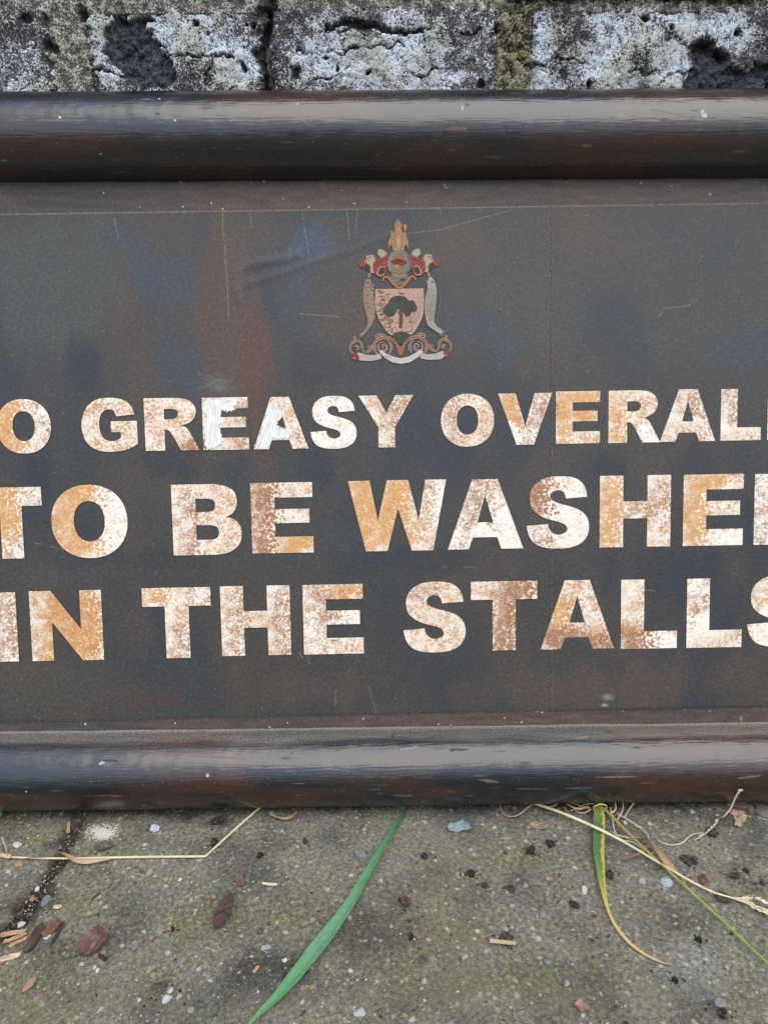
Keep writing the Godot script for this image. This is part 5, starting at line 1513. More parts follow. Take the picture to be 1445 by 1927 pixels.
func build_sign() -> void:
	var sign := base("lettered_sign", Vector3(0, 0.0012, 0))
	sign.rotation_degrees.x = LEAN
	tag(sign, "long dark weathered sign with half round rails, coat of arms and cream lettering", "sign")
	var top := RAIL_T_AT + RAIL_T
	# board
	var bt := rail_textures(131, false, [], 1.2)
	var bm := StandardMaterial3D.new()
	bm.albedo_texture = bt[0]
	bm.albedo_color = Color(1.7, 1.62, 1.55)
	bm.roughness = 0.55
	bm.heightmap_enabled = true
	bm.heightmap_texture = bt[1]
	bm.heightmap_scale = 0.02
	var bv := PackedVector3Array()
	var buv := PackedVector2Array()
	for j in 6:
		for i in 6:
			var x := lerpf(SIGN_L, SIGN_R, clampf((i - 1.0) / 3.0, 0, 1))
			var y := lerpf(0.004, top, clampf((j - 1.0) / 3.0, 0, 1))
			bv.append(Vector3(x, y, -0.012 if i in [0, 5] or j in [0, 5] else 0.0))
			buv.append(Vector2(x * 1.1, y * 4.0))
	var board := grid(6, 6, bv, buv, PackedColorArray())
	var flat_n := PackedVector3Array()
	for k in 36: flat_n.append(Vector3(0, 0, 1))
	var back := QuadMesh.new()
	back.size = Vector2(SIGN_R - SIGN_L, top)
	var ba := board.surface_get_arrays(0)
	var bd := obj("backing_board", arrays(bv, flat_n, buv, PackedColorArray(), ba[Mesh.ARRAY_INDEX]), bm, sign)
	var bk := obj("board_back", back, plain(srgb(70, 60, 52), 0.9), bd)
	bk.position = Vector3((SIGN_L + SIGN_R) / 2, top / 2, -0.012)
	bk.rotation_degrees.y = 180
	# rails
	for k in 2:
		var tx := rail_textures(101 + 10 * k, k == 1, MARKS_T if k == 0 else MARKS_B)
		var m := StandardMaterial3D.new()
		m.albedo_texture = tx[0]
		m.roughness_texture = tx[2]
		m.roughness = 1.0
		m.metallic_specular = 0.707
		m.heightmap_enabled = true
		m.heightmap_texture = tx[1]
		m.heightmap_scale = 0.022
		var at := RAIL_T_AT if k == 0 else RAIL_B
		var r := RAIL_T if k == 0 else RAIL_B
		var rail := obj("top_rail" if k == 0 else "bottom_rail", rail_mesh(at, r, 140 + k), m, sign)
		for x in [SIGN_L, SIGN_R]:
			obj("end_cap", end_cap(x, at, r), plain(srgb(52, 46, 42), 0.6), rail)
	# the sheets
	var paper := Node3D.new()
	paper.name = "printed_face"
	sign.add_child(paper)
	paper.position = Vector3(0, 0.22, 0)
	paper.rotation_degrees.z = 0.5
	var area := Rect2(-0.40, -154.63 * MM, 0.822, (198.79 - -154.63) * MM)
	var st := sheet_textures(area)
	var sm := StandardMaterial3D.new()
	sm.albedo_texture = st[0]
	sm.roughness = 0.5
	sm.metallic_specular = 0.5
	sm.heightmap_enabled = true
	sm.heightmap_texture = st[1]
	sm.heightmap_scale = 0.016
	var seam := 117.67 * MM
	for k in 2:
		var x0 := area.position.x if k == 0 else seam
		var x1 := seam + 0.004 if k == 0 else area.end.x
		var nx := int((x1 - x0) / 0.0016) + 1
		var ny := int(area.size.y / 0.0016) + 1
		var v := PackedVector3Array()
		var uv := PackedVector2Array()
		var buckle := noise(150 + k, 9.0, 2)
		for j in ny + 2:
			for i in nx + 2:
				var p := Vector2(lerpf(x0, x1, clampf((i - 1.0) / (nx - 1), 0, 1)), lerpf(area.position.y, area.end.y, clampf((j - 1.0) / (ny - 1), 0, 1)))
				var rim := i == 0 or j == 0 or i == nx + 1 or j == ny + 1
				var z := 0.0001 if rim else 0.0006 + k * 0.00035 + (wrinkle(p) if k == 0 else 0.0)
				v.append(Vector3(p.x, p.y, z))
				uv.append(Vector2((p.x - area.position.x) / area.size.x, 1.0 - (p.y - area.position.y) / area.size.y))
		obj("printed_sheet", grid(nx + 2, ny + 2, v, uv, PackedColorArray()), sm, paper)
	# lettering

	var text := Rect2(-0.350, -0.122, 0.700, 0.200)
	var lm := StandardMaterial3D.new()
	lm.albedo_texture = letter_texture(text)
	lm.roughness = 0.55
	lm.metallic_specular = 0.35
	for l in LETTERS:
		var v := PackedVector3Array()
		var uv := PackedVector2Array()
		var c := PackedColorArray()
		var x0: float = l[1]
		var x1: float = l[2]
		var y0: float = l[3]
		var y1: float = l[4]
		fill(letter_shape(l[0]), func(p):
			var q := Vector2(lerpf(x0, x1, p.x), lerpf(y0, y1, p.y)) * MM
			return [Vector3(q.x, q.y, 0.00125), Vector2((q.x - text.position.x) / text.size.x, 1.0 - (q.y - text.position.y) / text.size.y)], v, uv, c, Color.WHITE)
		obj("letter", flat_mesh(v, uv, PackedColorArray()), lm, paper)
	build_crest(paper)
	# white paint brushed over two letters
	var pm := vcol(0.7, 0.3)
	var hair := noise(161, 900.0, 3)
	var broad := noise(162, 150.0, 3)
	for s in SMEARS.size():
		var poly := PackedVector2Array()
		var lo := Vector2(1e9, 1e9)
		var hi := -lo
		for q in SMEARS[s]:
			poly.append(q * MM)
			lo = lo.min(q * MM)
			hi = hi.max(q * MM)
		var step := 0.00032
		var v := PackedVector3Array()
		var c := PackedColorArray()
		var y := lo.y
		while y < hi.y:
			var x := lo.x
			while x < hi.x:
				var p := Vector2(x, y)
				var across := s == 0 and y > hi.y - 0.0115 and x > lo.x + 0.011   # the arm of the E is brushed sideways
				var sx := y if across else x + (y * -0.38 if s == 1 else 0.0)
				var n := hair.get_noise_2d(sx * 1.4, (x if across else y) * 0.05)
				var b := broad.get_noise_2d(x, y)
				var edge := p + Vector2(b, hair.get_noise_2d(x, y)) * 0.0015
				if Geometry2D.is_point_in_polygon(edge, poly) and n * 0.6 + b * 0.4 + 0.5 > 0.04:
					var col := srgb(243, 241, 233).lerp(srgb(216, 212, 202), clampf(0.35 - n * 1.6 - b * 0.4, 0, 1))
					for q in [Vector2(0, 0), Vector2(0, 1), Vector2(1, 1), Vector2(0, 0), Vector2(1, 1), Vector2(1, 0)]:
						v.append(Vector3(x + q.x * step, y + q.y * step, 0.00155))
						c.append(col)
				x += step
			y += step
		var o := obj("paint_smear", flat_mesh(v, PackedVector2Array(), c), pm, paper)
		o.set_meta("label", ["fresh white paint brushed over the left of letter E", "fresh white paint brushed over the left of letter A"][s])


# the coat of arms, laid out in its own units with y down, (705, 870) in its middle
func build_crest(paper: Node3D) -> void:
	var at: Vector2 = Vector2(13.34, 142.35) * MM
	var sc := 0.06317 * MM
	var tex := NoiseTexture2D.new()
	tex.width = 512
	tex.height = 512
	tex.noise = noise(171, 0.16, 4)
	var ramp := Gradient.new()
	ramp.offsets = PackedFloat32Array([0.0, 0.34, 0.5, 0.66, 1.0])
	ramp.colors = PackedColorArray([Color(.55, .48, .44), Color(.74, .68, .63), Color(.92, .90, .88), Color(1, 1, 1), Color(1, 1, 1)])
	tex.color_ramp = ramp
	var worn := StandardMaterial3D.new()
	worn.vertex_color_use_as_albedo = true
	worn.albedo_texture = tex
	worn.roughness = 0.6
	worn.metallic_specular = 0.3
	var crest := Node3D.new()
	crest.name = "coat_of_arms"
	# thing > part > sub-part: the crest's pieces are parts of the face
	var layer := [0]
	var piece := func(called: String, list: Array) -> void:   # list of [outlines, colour]
		var v := PackedVector3Array()
		var uv := PackedVector2Array()
		var c := PackedColorArray()
		for q in list:
			layer[0] += 1
			var z: float = 0.00122 + 0.0000012 * layer[0]
			fill(q[0], func(p):
				var k := Vector2(at.x + (p.x - 705.0) * sc, at.y - (p.y - 870.0) * sc)
				return [Vector3(k.x, k.y, z), p / 1000.0], v, uv, c, q[1].lerp(srgb(146, 138, 132), 0.2))
		obj(called, flat_mesh(v, uv, c), worn, paper)
	crest.free()
	var mir := func(o) -> Array:
		var r := []
		for p in o:
			r.append(Vector2(1410.0 - p.x, p.y))
		return r
	var stroke := func(pts: Array, w: float, taper := 0.4) -> Array:
		var up := []
		var dn := []
		var line := []
		for k in pts.size() - 1:
			var a: Vector2 = pts[maxi(k - 1, 0)]
			var b: Vector2 = pts[k]
			var d: Vector2 = pts[k + 1]
			var e: Vector2 = pts[mini(k + 2, pts.size() - 1)]
			for s in 5:
				var t := s / 5.0
				line.append(0.5 * ((2.0 * b) + (d - a) * t + (2.0 * a - 5.0 * b + 4.0 * d - e) * t * t + (3.0 * b - a - 3.0 * d + e) * t * t * t))
		line.append(pts[-1])
		var n: int = line.size()
		for k in n:
			var dir: Vector2 = (line[mini(k + 1, n - 1)] - line[maxi(k - 1, 0)]).normalized().orthogonal()
			var ww := w * 0.5 * lerpf(1.0, taper, absf(2.0 * k / (n - 1) - 1.0)) * (1.0 + 0.22 * sin(k * 2.1))
			up.append(line[k] + dir * ww)
			dn.append(line[k] - dir * ww)
		dn.reverse()
		return up + dn
	var rough_oval := func(cx: float, cy: float, rx: float, ry: float, am: float, sd: int) -> Array:
		rng.seed = sd
		var r := []
		for k in 26:
			var a := TAU * k / 26.0
			var f := 1.0 + rng.randf_range(-am, am)
			r.append(Vector2(cx + cos(a) * rx * f, cy + sin(a) * ry * f))
		return r
	var dark := srgb(46, 46, 46)
	var tan_ := srgb(196, 150, 104)
	var gold := srgb(206, 146, 66)
	var red := srgb(164, 66, 66)
	var deep := srgb(96, 36, 42)
	var cream := srgb(206, 190, 166)
	var steel := srgb(140, 142, 128)
	# ribbons under everything
	var side := flat([215, 1515, 250, 1505, 330, 1532, 420, 1538, 478, 1520, 495, 1545, 490, 1580, 400, 1598, 330, 1598, 258, 1592, 225, 1560])
	var mid := flat([468, 1500, 500, 1482, 560, 1532, 640, 1562, 710, 1574, 790, 1560, 870, 1520, 925, 1480, 952, 1508, 890, 1572, 800, 1622, 710, 1636, 615, 1618, 540, 1575])
	var scrolls := []
	var fringe := []
	for half in 2:
		var lines := [[[703, 1540, 685, 1480, 650, 1400, 590, 1358, 520, 1350, 460, 1372, 425, 1410, 395, 1440, 345, 1445], 30], [[440, 1400, 425, 1450, 430, 1500, 455, 1530], 24],
			[[560, 1375, 598, 1420, 600, 1480, 580, 1520], 22], [[520, 1395, 480, 1410, 462, 1450, 480, 1490, 525, 1495, 555, 1465, 545, 1430, 515, 1428, 508, 1452, 525, 1462], 16],
			[[345, 1440, 385, 1470, 400, 1450], 20], [[410, 1450, 360, 1490, 310, 1512], 24], [[310, 1510, 285, 1460, 280, 1410, 240, 1378, 195, 1390, 160, 1430, 155, 1480, 185, 1515], 24],
			[[215, 1372, 205, 1345, 225, 1335], 16], [[205, 1440, 235, 1440, 245, 1465, 220, 1478], 14], [[445, 1375, 440, 1335, 475, 1320, 520, 1325, 545, 1350], 26]]
		for l in lines:
			var s: Array = stroke.call(pairs(l[0]), l[1] * 0.8)
			var f: Array = stroke.call(pairs(l[0]), l[1] * 0.8 + 13)
			if half: 
				s = mir.call(s)
				f = mir.call(f)
			fringe.append([[f], srgb(206, 190, 168)])
			scrolls.append([[s], srgb(164, 102, 66)])
	piece.call("ribbon", [[[side], srgb(214, 204, 196)], [[rough_oval.call(205, 1550, 42, 42, .18, 6)], srgb(150, 44, 50)], [[rough_oval.call(198, 1566, 10, 6, .3, 8)], cream]])
	piece.call("ribbon", [[[mir.call(side)], srgb(214, 206, 200)], [[rough_oval.call(1212, 1530, 36, 48, .18, 7)], srgb(150, 44, 50)], [[rough_oval.call(1205, 1548, 9, 7, .3, 9)], cream]])
	piece.call("scrollwork", fringe + scrolls + [[[flat([705, 1440, 745, 1480, 735, 1520, 705, 1552, 675, 1520, 668, 1480])], srgb(176, 112, 72)]])
	piece.call("ribbon", [[[mid], srgb(236, 230, 224)], [[rough_oval.call(560, 1555, 34, 26, .2, 5)], srgb(206, 208, 216)]])
	# shield
	var sh := spline(pairs([440, 830, 966, 830, 968, 1000, 952, 1120, 905, 1225, 830, 1318, 710, 1345, 595, 1318, 515, 1225, 462, 1120, 442, 1000]), [0, 1])
	var sh2 := []
	for p in sh:
		sh2.append(Vector2(705, 1050) + (p - Vector2(705, 1050)) * 1.018)
	var grain := []
	for k in 9:
		grain.append([[stroke.call(pairs([955 - k * 22, 900 + k * 12, 940 - k * 24, 1080, 880 - k * 22, 1190 + k * 4, 830 - k * 14, 1240 + k * 6]), 5.0)], srgb(150, 98, 80)])
	for k in 70:
		rng.seed = 300 + k
		grain.append([[rough_oval.call(rng.randf_range(465, 600), rng.randf_range(850, 1180), rng.randf_range(6, 22), rng.randf_range(5, 14), .5, 400 + k)], srgb(176, 134, 100) if k % 3 else srgb(140, 98, 74)])
	for k in 26:
		rng.seed = 330 + k
		grain.append([[rough_oval.call(rng.randf_range(530, 690), rng.randf_range(1130, 1280), rng.randf_range(6, 16), rng.randf_range(5, 11), .4, 450 + k)], srgb(150, 108, 86)])
	piece.call("shield", [[[sh2], dark], [[sh], srgb(222, 184, 166)]] + grain + [[[stroke.call(pairs([692, 858, 712, 880, 735, 888, 765, 878]), 16.0)], srgb(150, 92, 74)], [[stroke.call(pairs([832, 1130, 812, 1185, 850, 1198]), 12.0)], srgb(104, 106, 112)], [[stroke.call(pairs([570, 1275, 640, 1300, 700, 1296, 760, 1296, 830, 1280, 835, 1230]), 9.0)], srgb(86, 78, 72)]])
	piece.call("oak_tree", [[[stroke.call(pairs([708, 1250, 712, 1180, 716, 1120, 708, 1040]), 40.0, 0.9)], srgb(106, 66, 58)], [[stroke.call(pairs([700, 1110, 670, 1070, 650, 1060]), 14.0)], srgb(110, 72, 62)], [[stroke.call(pairs([722, 1100, 745, 1065, 770, 1060]), 14.0)], srgb(110, 72, 62)],
		[[spline(pairs([520, 1062, 545, 1012, 578, 985, 592, 948, 640, 912, 700, 905, 770, 922, 800, 955, 850, 960, 880, 1005, 892, 1040, 868, 1085, 835, 1078, 812, 1118, 770, 1130, 742, 1085, 705, 1052, 662, 1062, 645, 1112, 595, 1130, 548, 1108]), []), ], srgb(58, 70, 54)],
		[[rough_oval.call(640, 1010, 60, 40, .25, 11)], srgb(66, 80, 56)], [[rough_oval.call(770, 985, 60, 34, .25, 12)], srgb(62, 76, 52)], [[rough_oval.call(820, 1060, 36, 26, .25, 13)], srgb(44, 58, 42)], [[rough_oval.call(600, 1085, 34, 24, .25, 14)], srgb(44, 58, 42)], [[rough_oval.call(700, 945, 44, 20, .25, 15)], srgb(44, 58, 42)]])
	piece.call("green_mound", [[[spline(pairs([608, 1332, 650, 1302, 705, 1286, 765, 1300, 815, 1328, 775, 1372, 735, 1412, 710, 1424, 685, 1410, 640, 1372]), [])], srgb(52, 76, 48)]])
	# fish
	var fl := spline(pairs([372, 718, 398, 745, 404, 850, 432, 930, 440, 1030, 425, 1130, 402, 1200, 335, 1290, 282, 1335, 264, 1312, 322, 1260, 352, 1190, 340, 1100, 315, 1000, 308, 880, 325, 780, 345, 732]), [])
	var fr := spline(pairs([1045, 708, 1085, 760, 1106, 850, 1102, 960, 1086, 1080, 1078, 1180, 1110, 1240, 1170, 1290, 1140, 1322, 1080, 1282, 1010, 1230, 986, 1160, 975, 1060, 985, 920, 1006, 840, 1004, 760, 1022, 722]), [])
	var scales_l := []
	for k in 26:
		rng.seed = 500 + k
		scales_l.append([[rough_oval.call(rng.randf_range(332, 425), rng.randf_range(790, 1150), 12, 9, .4, 520 + k)], srgb(196, 168, 146) if k % 2 else srgb(120, 94, 82)])
	var scales_r := []
	for k in 10:
		scales_r.append([[stroke.call(pairs([1010 + k * 9, 820 + k * 3, 998 + k * 11, 960, 1000 + k * 8, 1100, 1030 + k * 9, 1200]), 4.0)], srgb(122, 116, 104)])
	piece.call("fish", [[[flat([275, 1305, 240, 1290, 250, 1330, 225, 1375, 275, 1365, 300, 1325])], srgb(104, 98, 90)], [[fl], srgb(172, 142, 124)]] + scales_l + [[[rough_oval.call(362, 765, 10, 10, .2, 31)], dark], [[stroke.call(pairs([290, 860, 275, 960, 250, 1020, 290, 1090]), 6.0)], srgb(150, 130, 104)]])
	piece.call("fish", [[[flat([1140, 1300, 1185, 1275, 1238, 1282, 1210, 1310, 1180, 1335, 1150, 1362, 1128, 1330])], srgb(112, 104, 96)], [[fr], srgb(190, 186, 174)]] + scales_r + [[[rough_oval.call(1062, 768, 11, 11, .2, 32)], dark], [[stroke.call(pairs([1110, 780, 1140, 880, 1150, 980, 1120, 1080, 1110, 1200]), 6.0)], srgb(160, 148, 120)]])
	piece.call("gold_ring", [[[rough_oval.call(381, 686, 15, 26, .12, 33)], gold]])
	piece.call("gold_ring", [[[rough_oval.call(1022, 684, 15, 26, .12, 34)], gold]])
	# mantling, helmet and the figure on top
	var man := spline(pairs([606, 468, 560, 486, 500, 502, 452, 520, 424, 562, 422, 640, 458, 690, 510, 702, 545, 682, 572, 620, 590, 560]), [])
	var mantle := []
	for half in 2:
		var put := func(o) -> Array: return mir.call(o) if half else Array(o)
		mantle.append([[put.call(rough_oval.call(310, 558, 38, 46, .16, 41))], red])
		mantle.append([[put.call(rough_oval.call(355, 610, 16, 20, .2, 42))], deep])
		mantle.append([[put.call(rough_oval.call(398, 530, 56, 64, .24, 43))], cream])
		mantle.append([[put.call(rough_oval.call(412, 630, 22, 36, .2, 46))], cream])
		mantle.append([[put.call(rough_oval.call(520, 458, 48, 44, .28, 44))], cream])
		mantle.append([[put.call(man)], red])
		mantle.append([[put.call(stroke.call(pairs([440, 590, 500, 540, 590, 510]), 16.0))], srgb(118, 36, 42)])
		mantle.append([[put.call(rough_oval.call(505, 640, 46, 46, .2, 45))], deep])
		mantle.append([[put.call(stroke.call(pairs([545, 600, 505, 596, 478, 630, 470, 670, 505, 690, 545, 665]), 14.0))], cream])
		mantle.append([[put.call(rough_oval.call(512, 636, 20, 20, .2, 47))], dark])
		mantle.append([[put.call(stroke.call(pairs([350, 540, 372, 500, 410, 490]), 9.0))], dark])
	piece.call("mantling", mantle)
	piece.call("helmet", [[[spline(pairs([705, 425, 780, 445, 822, 520, 830, 600, 800, 660, 705, 690, 612, 660, 582, 600, 590, 520, 632, 445]), [])], steel], [[stroke.call(pairs([640, 440, 600, 520, 596, 610, 640, 665]), 14.0)], srgb(178, 172, 150)], [[stroke.call(pairs([770, 440, 812, 520, 816, 610, 770, 665]), 14.0)], srgb(92, 94, 88)],
		[[flat([625, 530, 705, 452, 795, 552, 745, 610, 690, 622, 640, 590])], srgb(186, 112, 58)], [[spline(pairs([612, 546, 660, 522, 710, 516, 755, 530, 792, 560, 750, 582, 700, 590, 650, 572]), [])], srgb(92, 38, 44)], [[rough_oval.call(725, 566, 44, 18, .15, 51)], srgb(134, 48, 52)], [[rough_oval.call(676, 592, 32, 20, .12, 52)], gold], [[stroke.call(pairs([610, 640, 660, 670, 705, 678, 760, 668, 805, 636]), 12.0)], srgb(88, 92, 84)]])
	piece.call("visor", [[[spline(pairs([620, 690, 705, 670, 795, 690, 800, 740, 705, 800, 612, 740]), [])], srgb(120, 124, 114)], [[flat([612, 682, 650, 668, 705, 696, 758, 672, 800, 682, 745, 704, 705, 712, 660, 704])], gold], [[stroke.call(pairs([528, 745, 535, 712, 575, 706, 610, 745, 650, 790, 705, 822, 760, 790, 800, 745, 835, 706, 870, 712, 880, 745]), 26.0, 0.7)], srgb(206, 132, 58)], [[rough_oval.call(742, 738, 30, 14, .2, 53)], dark], [[rough_oval.call(660, 742, 16, 9, .2, 54)], srgb(160, 164, 150)]])
	piece.call("bishop_figure", [[[flat([700, 97, 728, 138, 746, 156, 736, 190, 740, 226, 764, 242, 760, 208, 752, 170, 768, 150, 796, 164, 790, 202, 776, 236, 800, 312, 809, 350, 802, 414, 782, 366, 764, 386, 756, 428, 640, 428, 632, 386, 612, 362, 601, 414, 590, 380, 590, 328, 616, 280, 620, 226, 640, 222, 646, 246, 660, 230, 666, 190, 657, 158, 680, 115])], tan_], [[stroke.call(pairs([680, 160, 700, 150, 722, 160]), 8.0)], srgb(140, 96, 62)], [[stroke.call(pairs([700, 120, 702, 190]), 6.0)], srgb(150, 104, 66)], [[stroke.call(pairs([672, 260, 664, 340, 668, 410]), 9.0)], srgb(150, 106, 74)], [[stroke.call(pairs([728, 260, 740, 340, 738, 410]), 9.0)], srgb(146, 102, 72)], [[rough_oval.call(702, 330, 22, 60, .2, 55)], srgb(216, 182, 140)], [[rough_oval.call(702, 205, 15, 18, .15, 56)], srgb(214, 172, 130)]])


# ---------------------------------------------------------------- ground and what lies on it
func build_ground() -> void:
	var box := Rect2(-0.36, -0.05, 0.72, 0.36)
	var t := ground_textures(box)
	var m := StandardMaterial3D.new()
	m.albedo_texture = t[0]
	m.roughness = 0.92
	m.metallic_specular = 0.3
	m.heightmap_enabled = true
	m.heightmap_texture = t[1]
	m.heightmap_scale = 0.045
	# one sheet: finely gridded in the picture, coarse out to the horizon
	var xs := [-30.0, -8.0, -2.0, -0.8]
	var zs := [-6.0, -1.5, -0.4, -0.12]
	for k in 241: xs.append(-0.36 + k * 0.003)
	for k in 121: zs.append(-0.05 + k * 0.003)
	xs.append_array([0.8, 2.0, 8.0, 30.0])
	zs.append_array([0.5, 0.9, 2.0, 8.0, 40.0])
	var v := PackedVector3Array()
	var uv := PackedVector2Array()
	var n := noise(181, 18.0, 4)
	for z in zs:
		for x in xs:
			var h := n.get_noise_2d(x, z) * 0.0016 - 0.0004
			if absf(x) > 0.5 or z > 0.4: h = -0.0008
			var best := 1.0
			for k in DIRT[0].size() - 1:
				best = minf(best, Vector2(x, z).distance_to(Geometry2D.get_closest_point_to_segment(Vector2(x, z), DIRT[0][k] * MM, DIRT[0][k + 1] * MM)))
			h -= 0.0022 * (1.0 - soft(best, 0.001, 0.007))
			v.append(Vector3(x, h, z))
			uv.append((Vector2(x, z) - box.position) / box.size)
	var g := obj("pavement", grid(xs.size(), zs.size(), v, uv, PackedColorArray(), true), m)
	tag(g, "", "", "", "structure")


func scatter() -> void:
	# grit too small to pick apart
	var mm := MultiMesh.new()
	mm.transform_format = MultiMesh.TRANSFORM_3D
	mm.use_colors = true
	mm.mesh = stone_mesh(7, 1.0, 0.8, 0.7, Color(1, 1, 1), 9)
	mm.instance_count = 5600
	rng.seed = 31
	var clumps := ITEMS.filter(func(it): return it[0] == "crumb")
	var cols := [srgb(196, 190, 172), srgb(206, 206, 202), srgb(160, 156, 140), srgb(120, 124, 128), srgb(176, 146, 104), srgb(60, 54, 48), srgb(96, 92, 82), srgb(130, 126, 112)]
	for i in 5600:
		var p := Vector3(rng.randf_range(-0.33, 0.33), 0, rng.randf_range(-0.03, 0.22))
		var s := 0.0005 + 0.0013 * pow(rng.randf(), 3.0)
		var c: Color = cols[rng.randi() % 8]
		if i < 900:   # crumbs of soil gathered in the worn joint
			var k: int = rng.randi() % (DIRT[0].size() - 1)
			var q: Vector2 = DIRT[0][k].lerp(DIRT[0][k + 1], rng.randf()) * MM
			p = Vector3(q.x + rng.randfn() * 0.0035, -0.0012, q.y + rng.randfn() * 0.003)
			s = 0.0005 + 0.0014 * pow(rng.randf(), 2.0)
			c = [srgb(52, 44, 40), srgb(66, 52, 44), srgb(40, 36, 34), srgb(190, 180, 160), srgb(94, 78, 64)][rng.randi() % 5]
		elif i < 1700:   # and along the foot of the sign
			p = Vector3(rng.randf_range(-0.33, 0.33), 0, 0.003 + 0.02 * pow(rng.randf(), 2.0))
			c = [srgb(52, 46, 42), srgb(70, 60, 52), srgb(150, 146, 134)][rng.randi() % 3]
		elif i < 2250:   # and round the soil crumbs
			var it: Array = clumps[rng.randi() % clumps.size()]
			p = Vector3(it[4] * MM + rng.randfn() * it[6] * 0.00048, 0, it[5] * MM + rng.randfn() * it[6] * 0.00042)
			s = 0.0004 + 0.0015 * pow(rng.randf(), 2.0)
			c = [srgb(44, 40, 38), srgb(60, 52, 44), srgb(36, 33, 32), srgb(150, 142, 120)][rng.randi() % 4]
		var b := Basis.from_euler(Vector3(rng.randf() * 0.6, rng.randf() * TAU, rng.randf() * 0.6)).scaled(Vector3.ONE * s)
		mm.set_instance_transform(i, Transform3D(b, p))
		mm.set_instance_color(i, c)
	var o := MultiMeshInstance3D.new()
	o.name = "grit"
	o.multimesh = mm
	o.material_override = vcol(0.9, 0.3)
	add_child(o)
	tag(o, "loose sandy grit and soil specks strewn over the paving", "grit", "", "stuff")
	# single pieces
	var sd := 1000
	for it in ITEMS:
		sd += 7
		var l: float = it[6] * MM
		var w: float = it[7] * MM
		var col: Color = it[9].srgb_to_linear()
		var lum := col.get_luminance()
		col = Color(lum, lum, lum).lerp(col, 0.72)
		var mesh: ArrayMesh
		var y := 0.0
		match it[0]:
			"stone":
				var big := l > 0.015
				var h := minf(l, w) * (0.8 if big else 0.6)
				mesh = stone_mesh(sd, l * (0.98 if big else 1.0), w * (0.9 if big else 1.0), h * (1.25 if big else 1.0), col * (1.05 if big else 0.85), 20 if big else 14, 0.12 if big else 0.07)
				y = h * (0.3 if big else 0.02)
			"crumb":
				var loose: bool = it[1] == "soil_clump"
				mesh = stone_mesh(sd, l * 0.82, w * 0.82, minf(l, w) * (0.4 if loose else 0.75), col * 1.1, 16, 0.3)
				y = minf(l, w) * (0.02 if loose else 0.12)
			"bark":
				mesh = chip_mesh(sd, l * 0.88, w * 0.88, clampf(w * 0.35, 0.0009, 0.0022), col)
				y = 0.0006
			"leaf":
				mesh = oval_leaf(l, w, col)
				y = 0.0012
		var t := obj(it[1], mesh, vcol(0.85, 0.35))
		t.position = Vector3(it[4] * MM, y, it[5] * MM)
		t.rotation.y = it[8]
		tag(t, it[2], it[3])


func oval_leaf(l: float, w: float, col: Color) -> ArrayMesh:
	var nx := 33
	var ny := 17
	var v := PackedVector3Array()
	var c := PackedColorArray()
	var nz := noise(191, 1.4, 3)
	for j in ny:
		for i in nx:
			var s := float(i) / (nx - 1) * 2.0 - 1.0
			var t := float(j) / (ny - 1) * 2.0 - 1.0
			var half := pow(maxf(0.0, 1.0 - pow(absf(s), 2.1)), 0.62) * (1.0 + 0.10 * nz.get_noise_2d(s * 3.0, signf(t) * 4.0)) * (1.0 - 0.12 * s)
			v.append(Vector3(s * l * 0.5, 0.0009 * (t * t - 0.4) + 0.0007 * nz.get_noise_2d(s * 2.0, t * 2.0) - 0.0006 * exp(-pow((s - 0.15 - t * 0.2) / 0.05, 2.0)), t * half * w * 0.5))
			var k := 1.0 + 0.35 * nz.get_noise_2d(s * 5.0, t * 5.0)
			if absf(s + 0.02 + t * 0.32 * signf(t)) < 0.045: k *= 0.45
			if absf(t + 0.15) < 0.07 and s > 0.0: k *= 0.7
			c.append(Color(col.r * k, col.g * k, col.b * k))
	return grid(nx, ny, v, PackedVector2Array(), c, true)


func seed_head(called: String, line: Array, cols: Array, parent: Node, n: int, sd: int, spread_: float) -> void:
	# many narrow husks along a stalk, joined in one mesh
	var st := SurfaceTool.new()
	st.begin(Mesh.PRIMITIVE_TRIANGLES)
	var pts := smooth_line(line, 8)
	rng.seed = sd
	for k in n:
		var f := rng.randf()
		var i := int(f * (pts.size() - 2))
		var p := P3(pts[i])
		var dir := (P3(pts[i + 1]) - p).normalized()
		var side := dir.cross(Vector3.UP).normalized() * rng.randf_range(-1, 1) + Vector3.UP * rng.randf_range(-0.1, 0.5)
		var d := (dir + side * spread_).normalized()
		var len_ := rng.randf_range(2.2, 4.2) * MM
		var w := rng.randf_range(0.35, 0.6) * MM
		var cr := d.cross(Vector3(0.3, 1, 0.2)).normalized() * w
		var cu := d.cross(cr).normalized() * w
		var col: Color = cols[rng.randi() % cols.size()]
		var a := p + side * w
		var b := a + d * len_
		var q := a + d * len_ * 0.45
		for t in [[a, q + cr, q + cu], [a, q + cu, q - cr], [a, q - cr, q - cu], [a, q - cu, q + cr], [b, q + cu, q + cr], [b, q - cr, q + cu], [b, q - cu, q - cr], [b, q + cr, q - cu]]:
			for e in t:
				st.set_smooth_group(-1)
				st.set_color(col)
				st.add_vertex(e)
	st.generate_normals()
	obj(called, st.commit(), vcol(0.8, 0.35), parent)


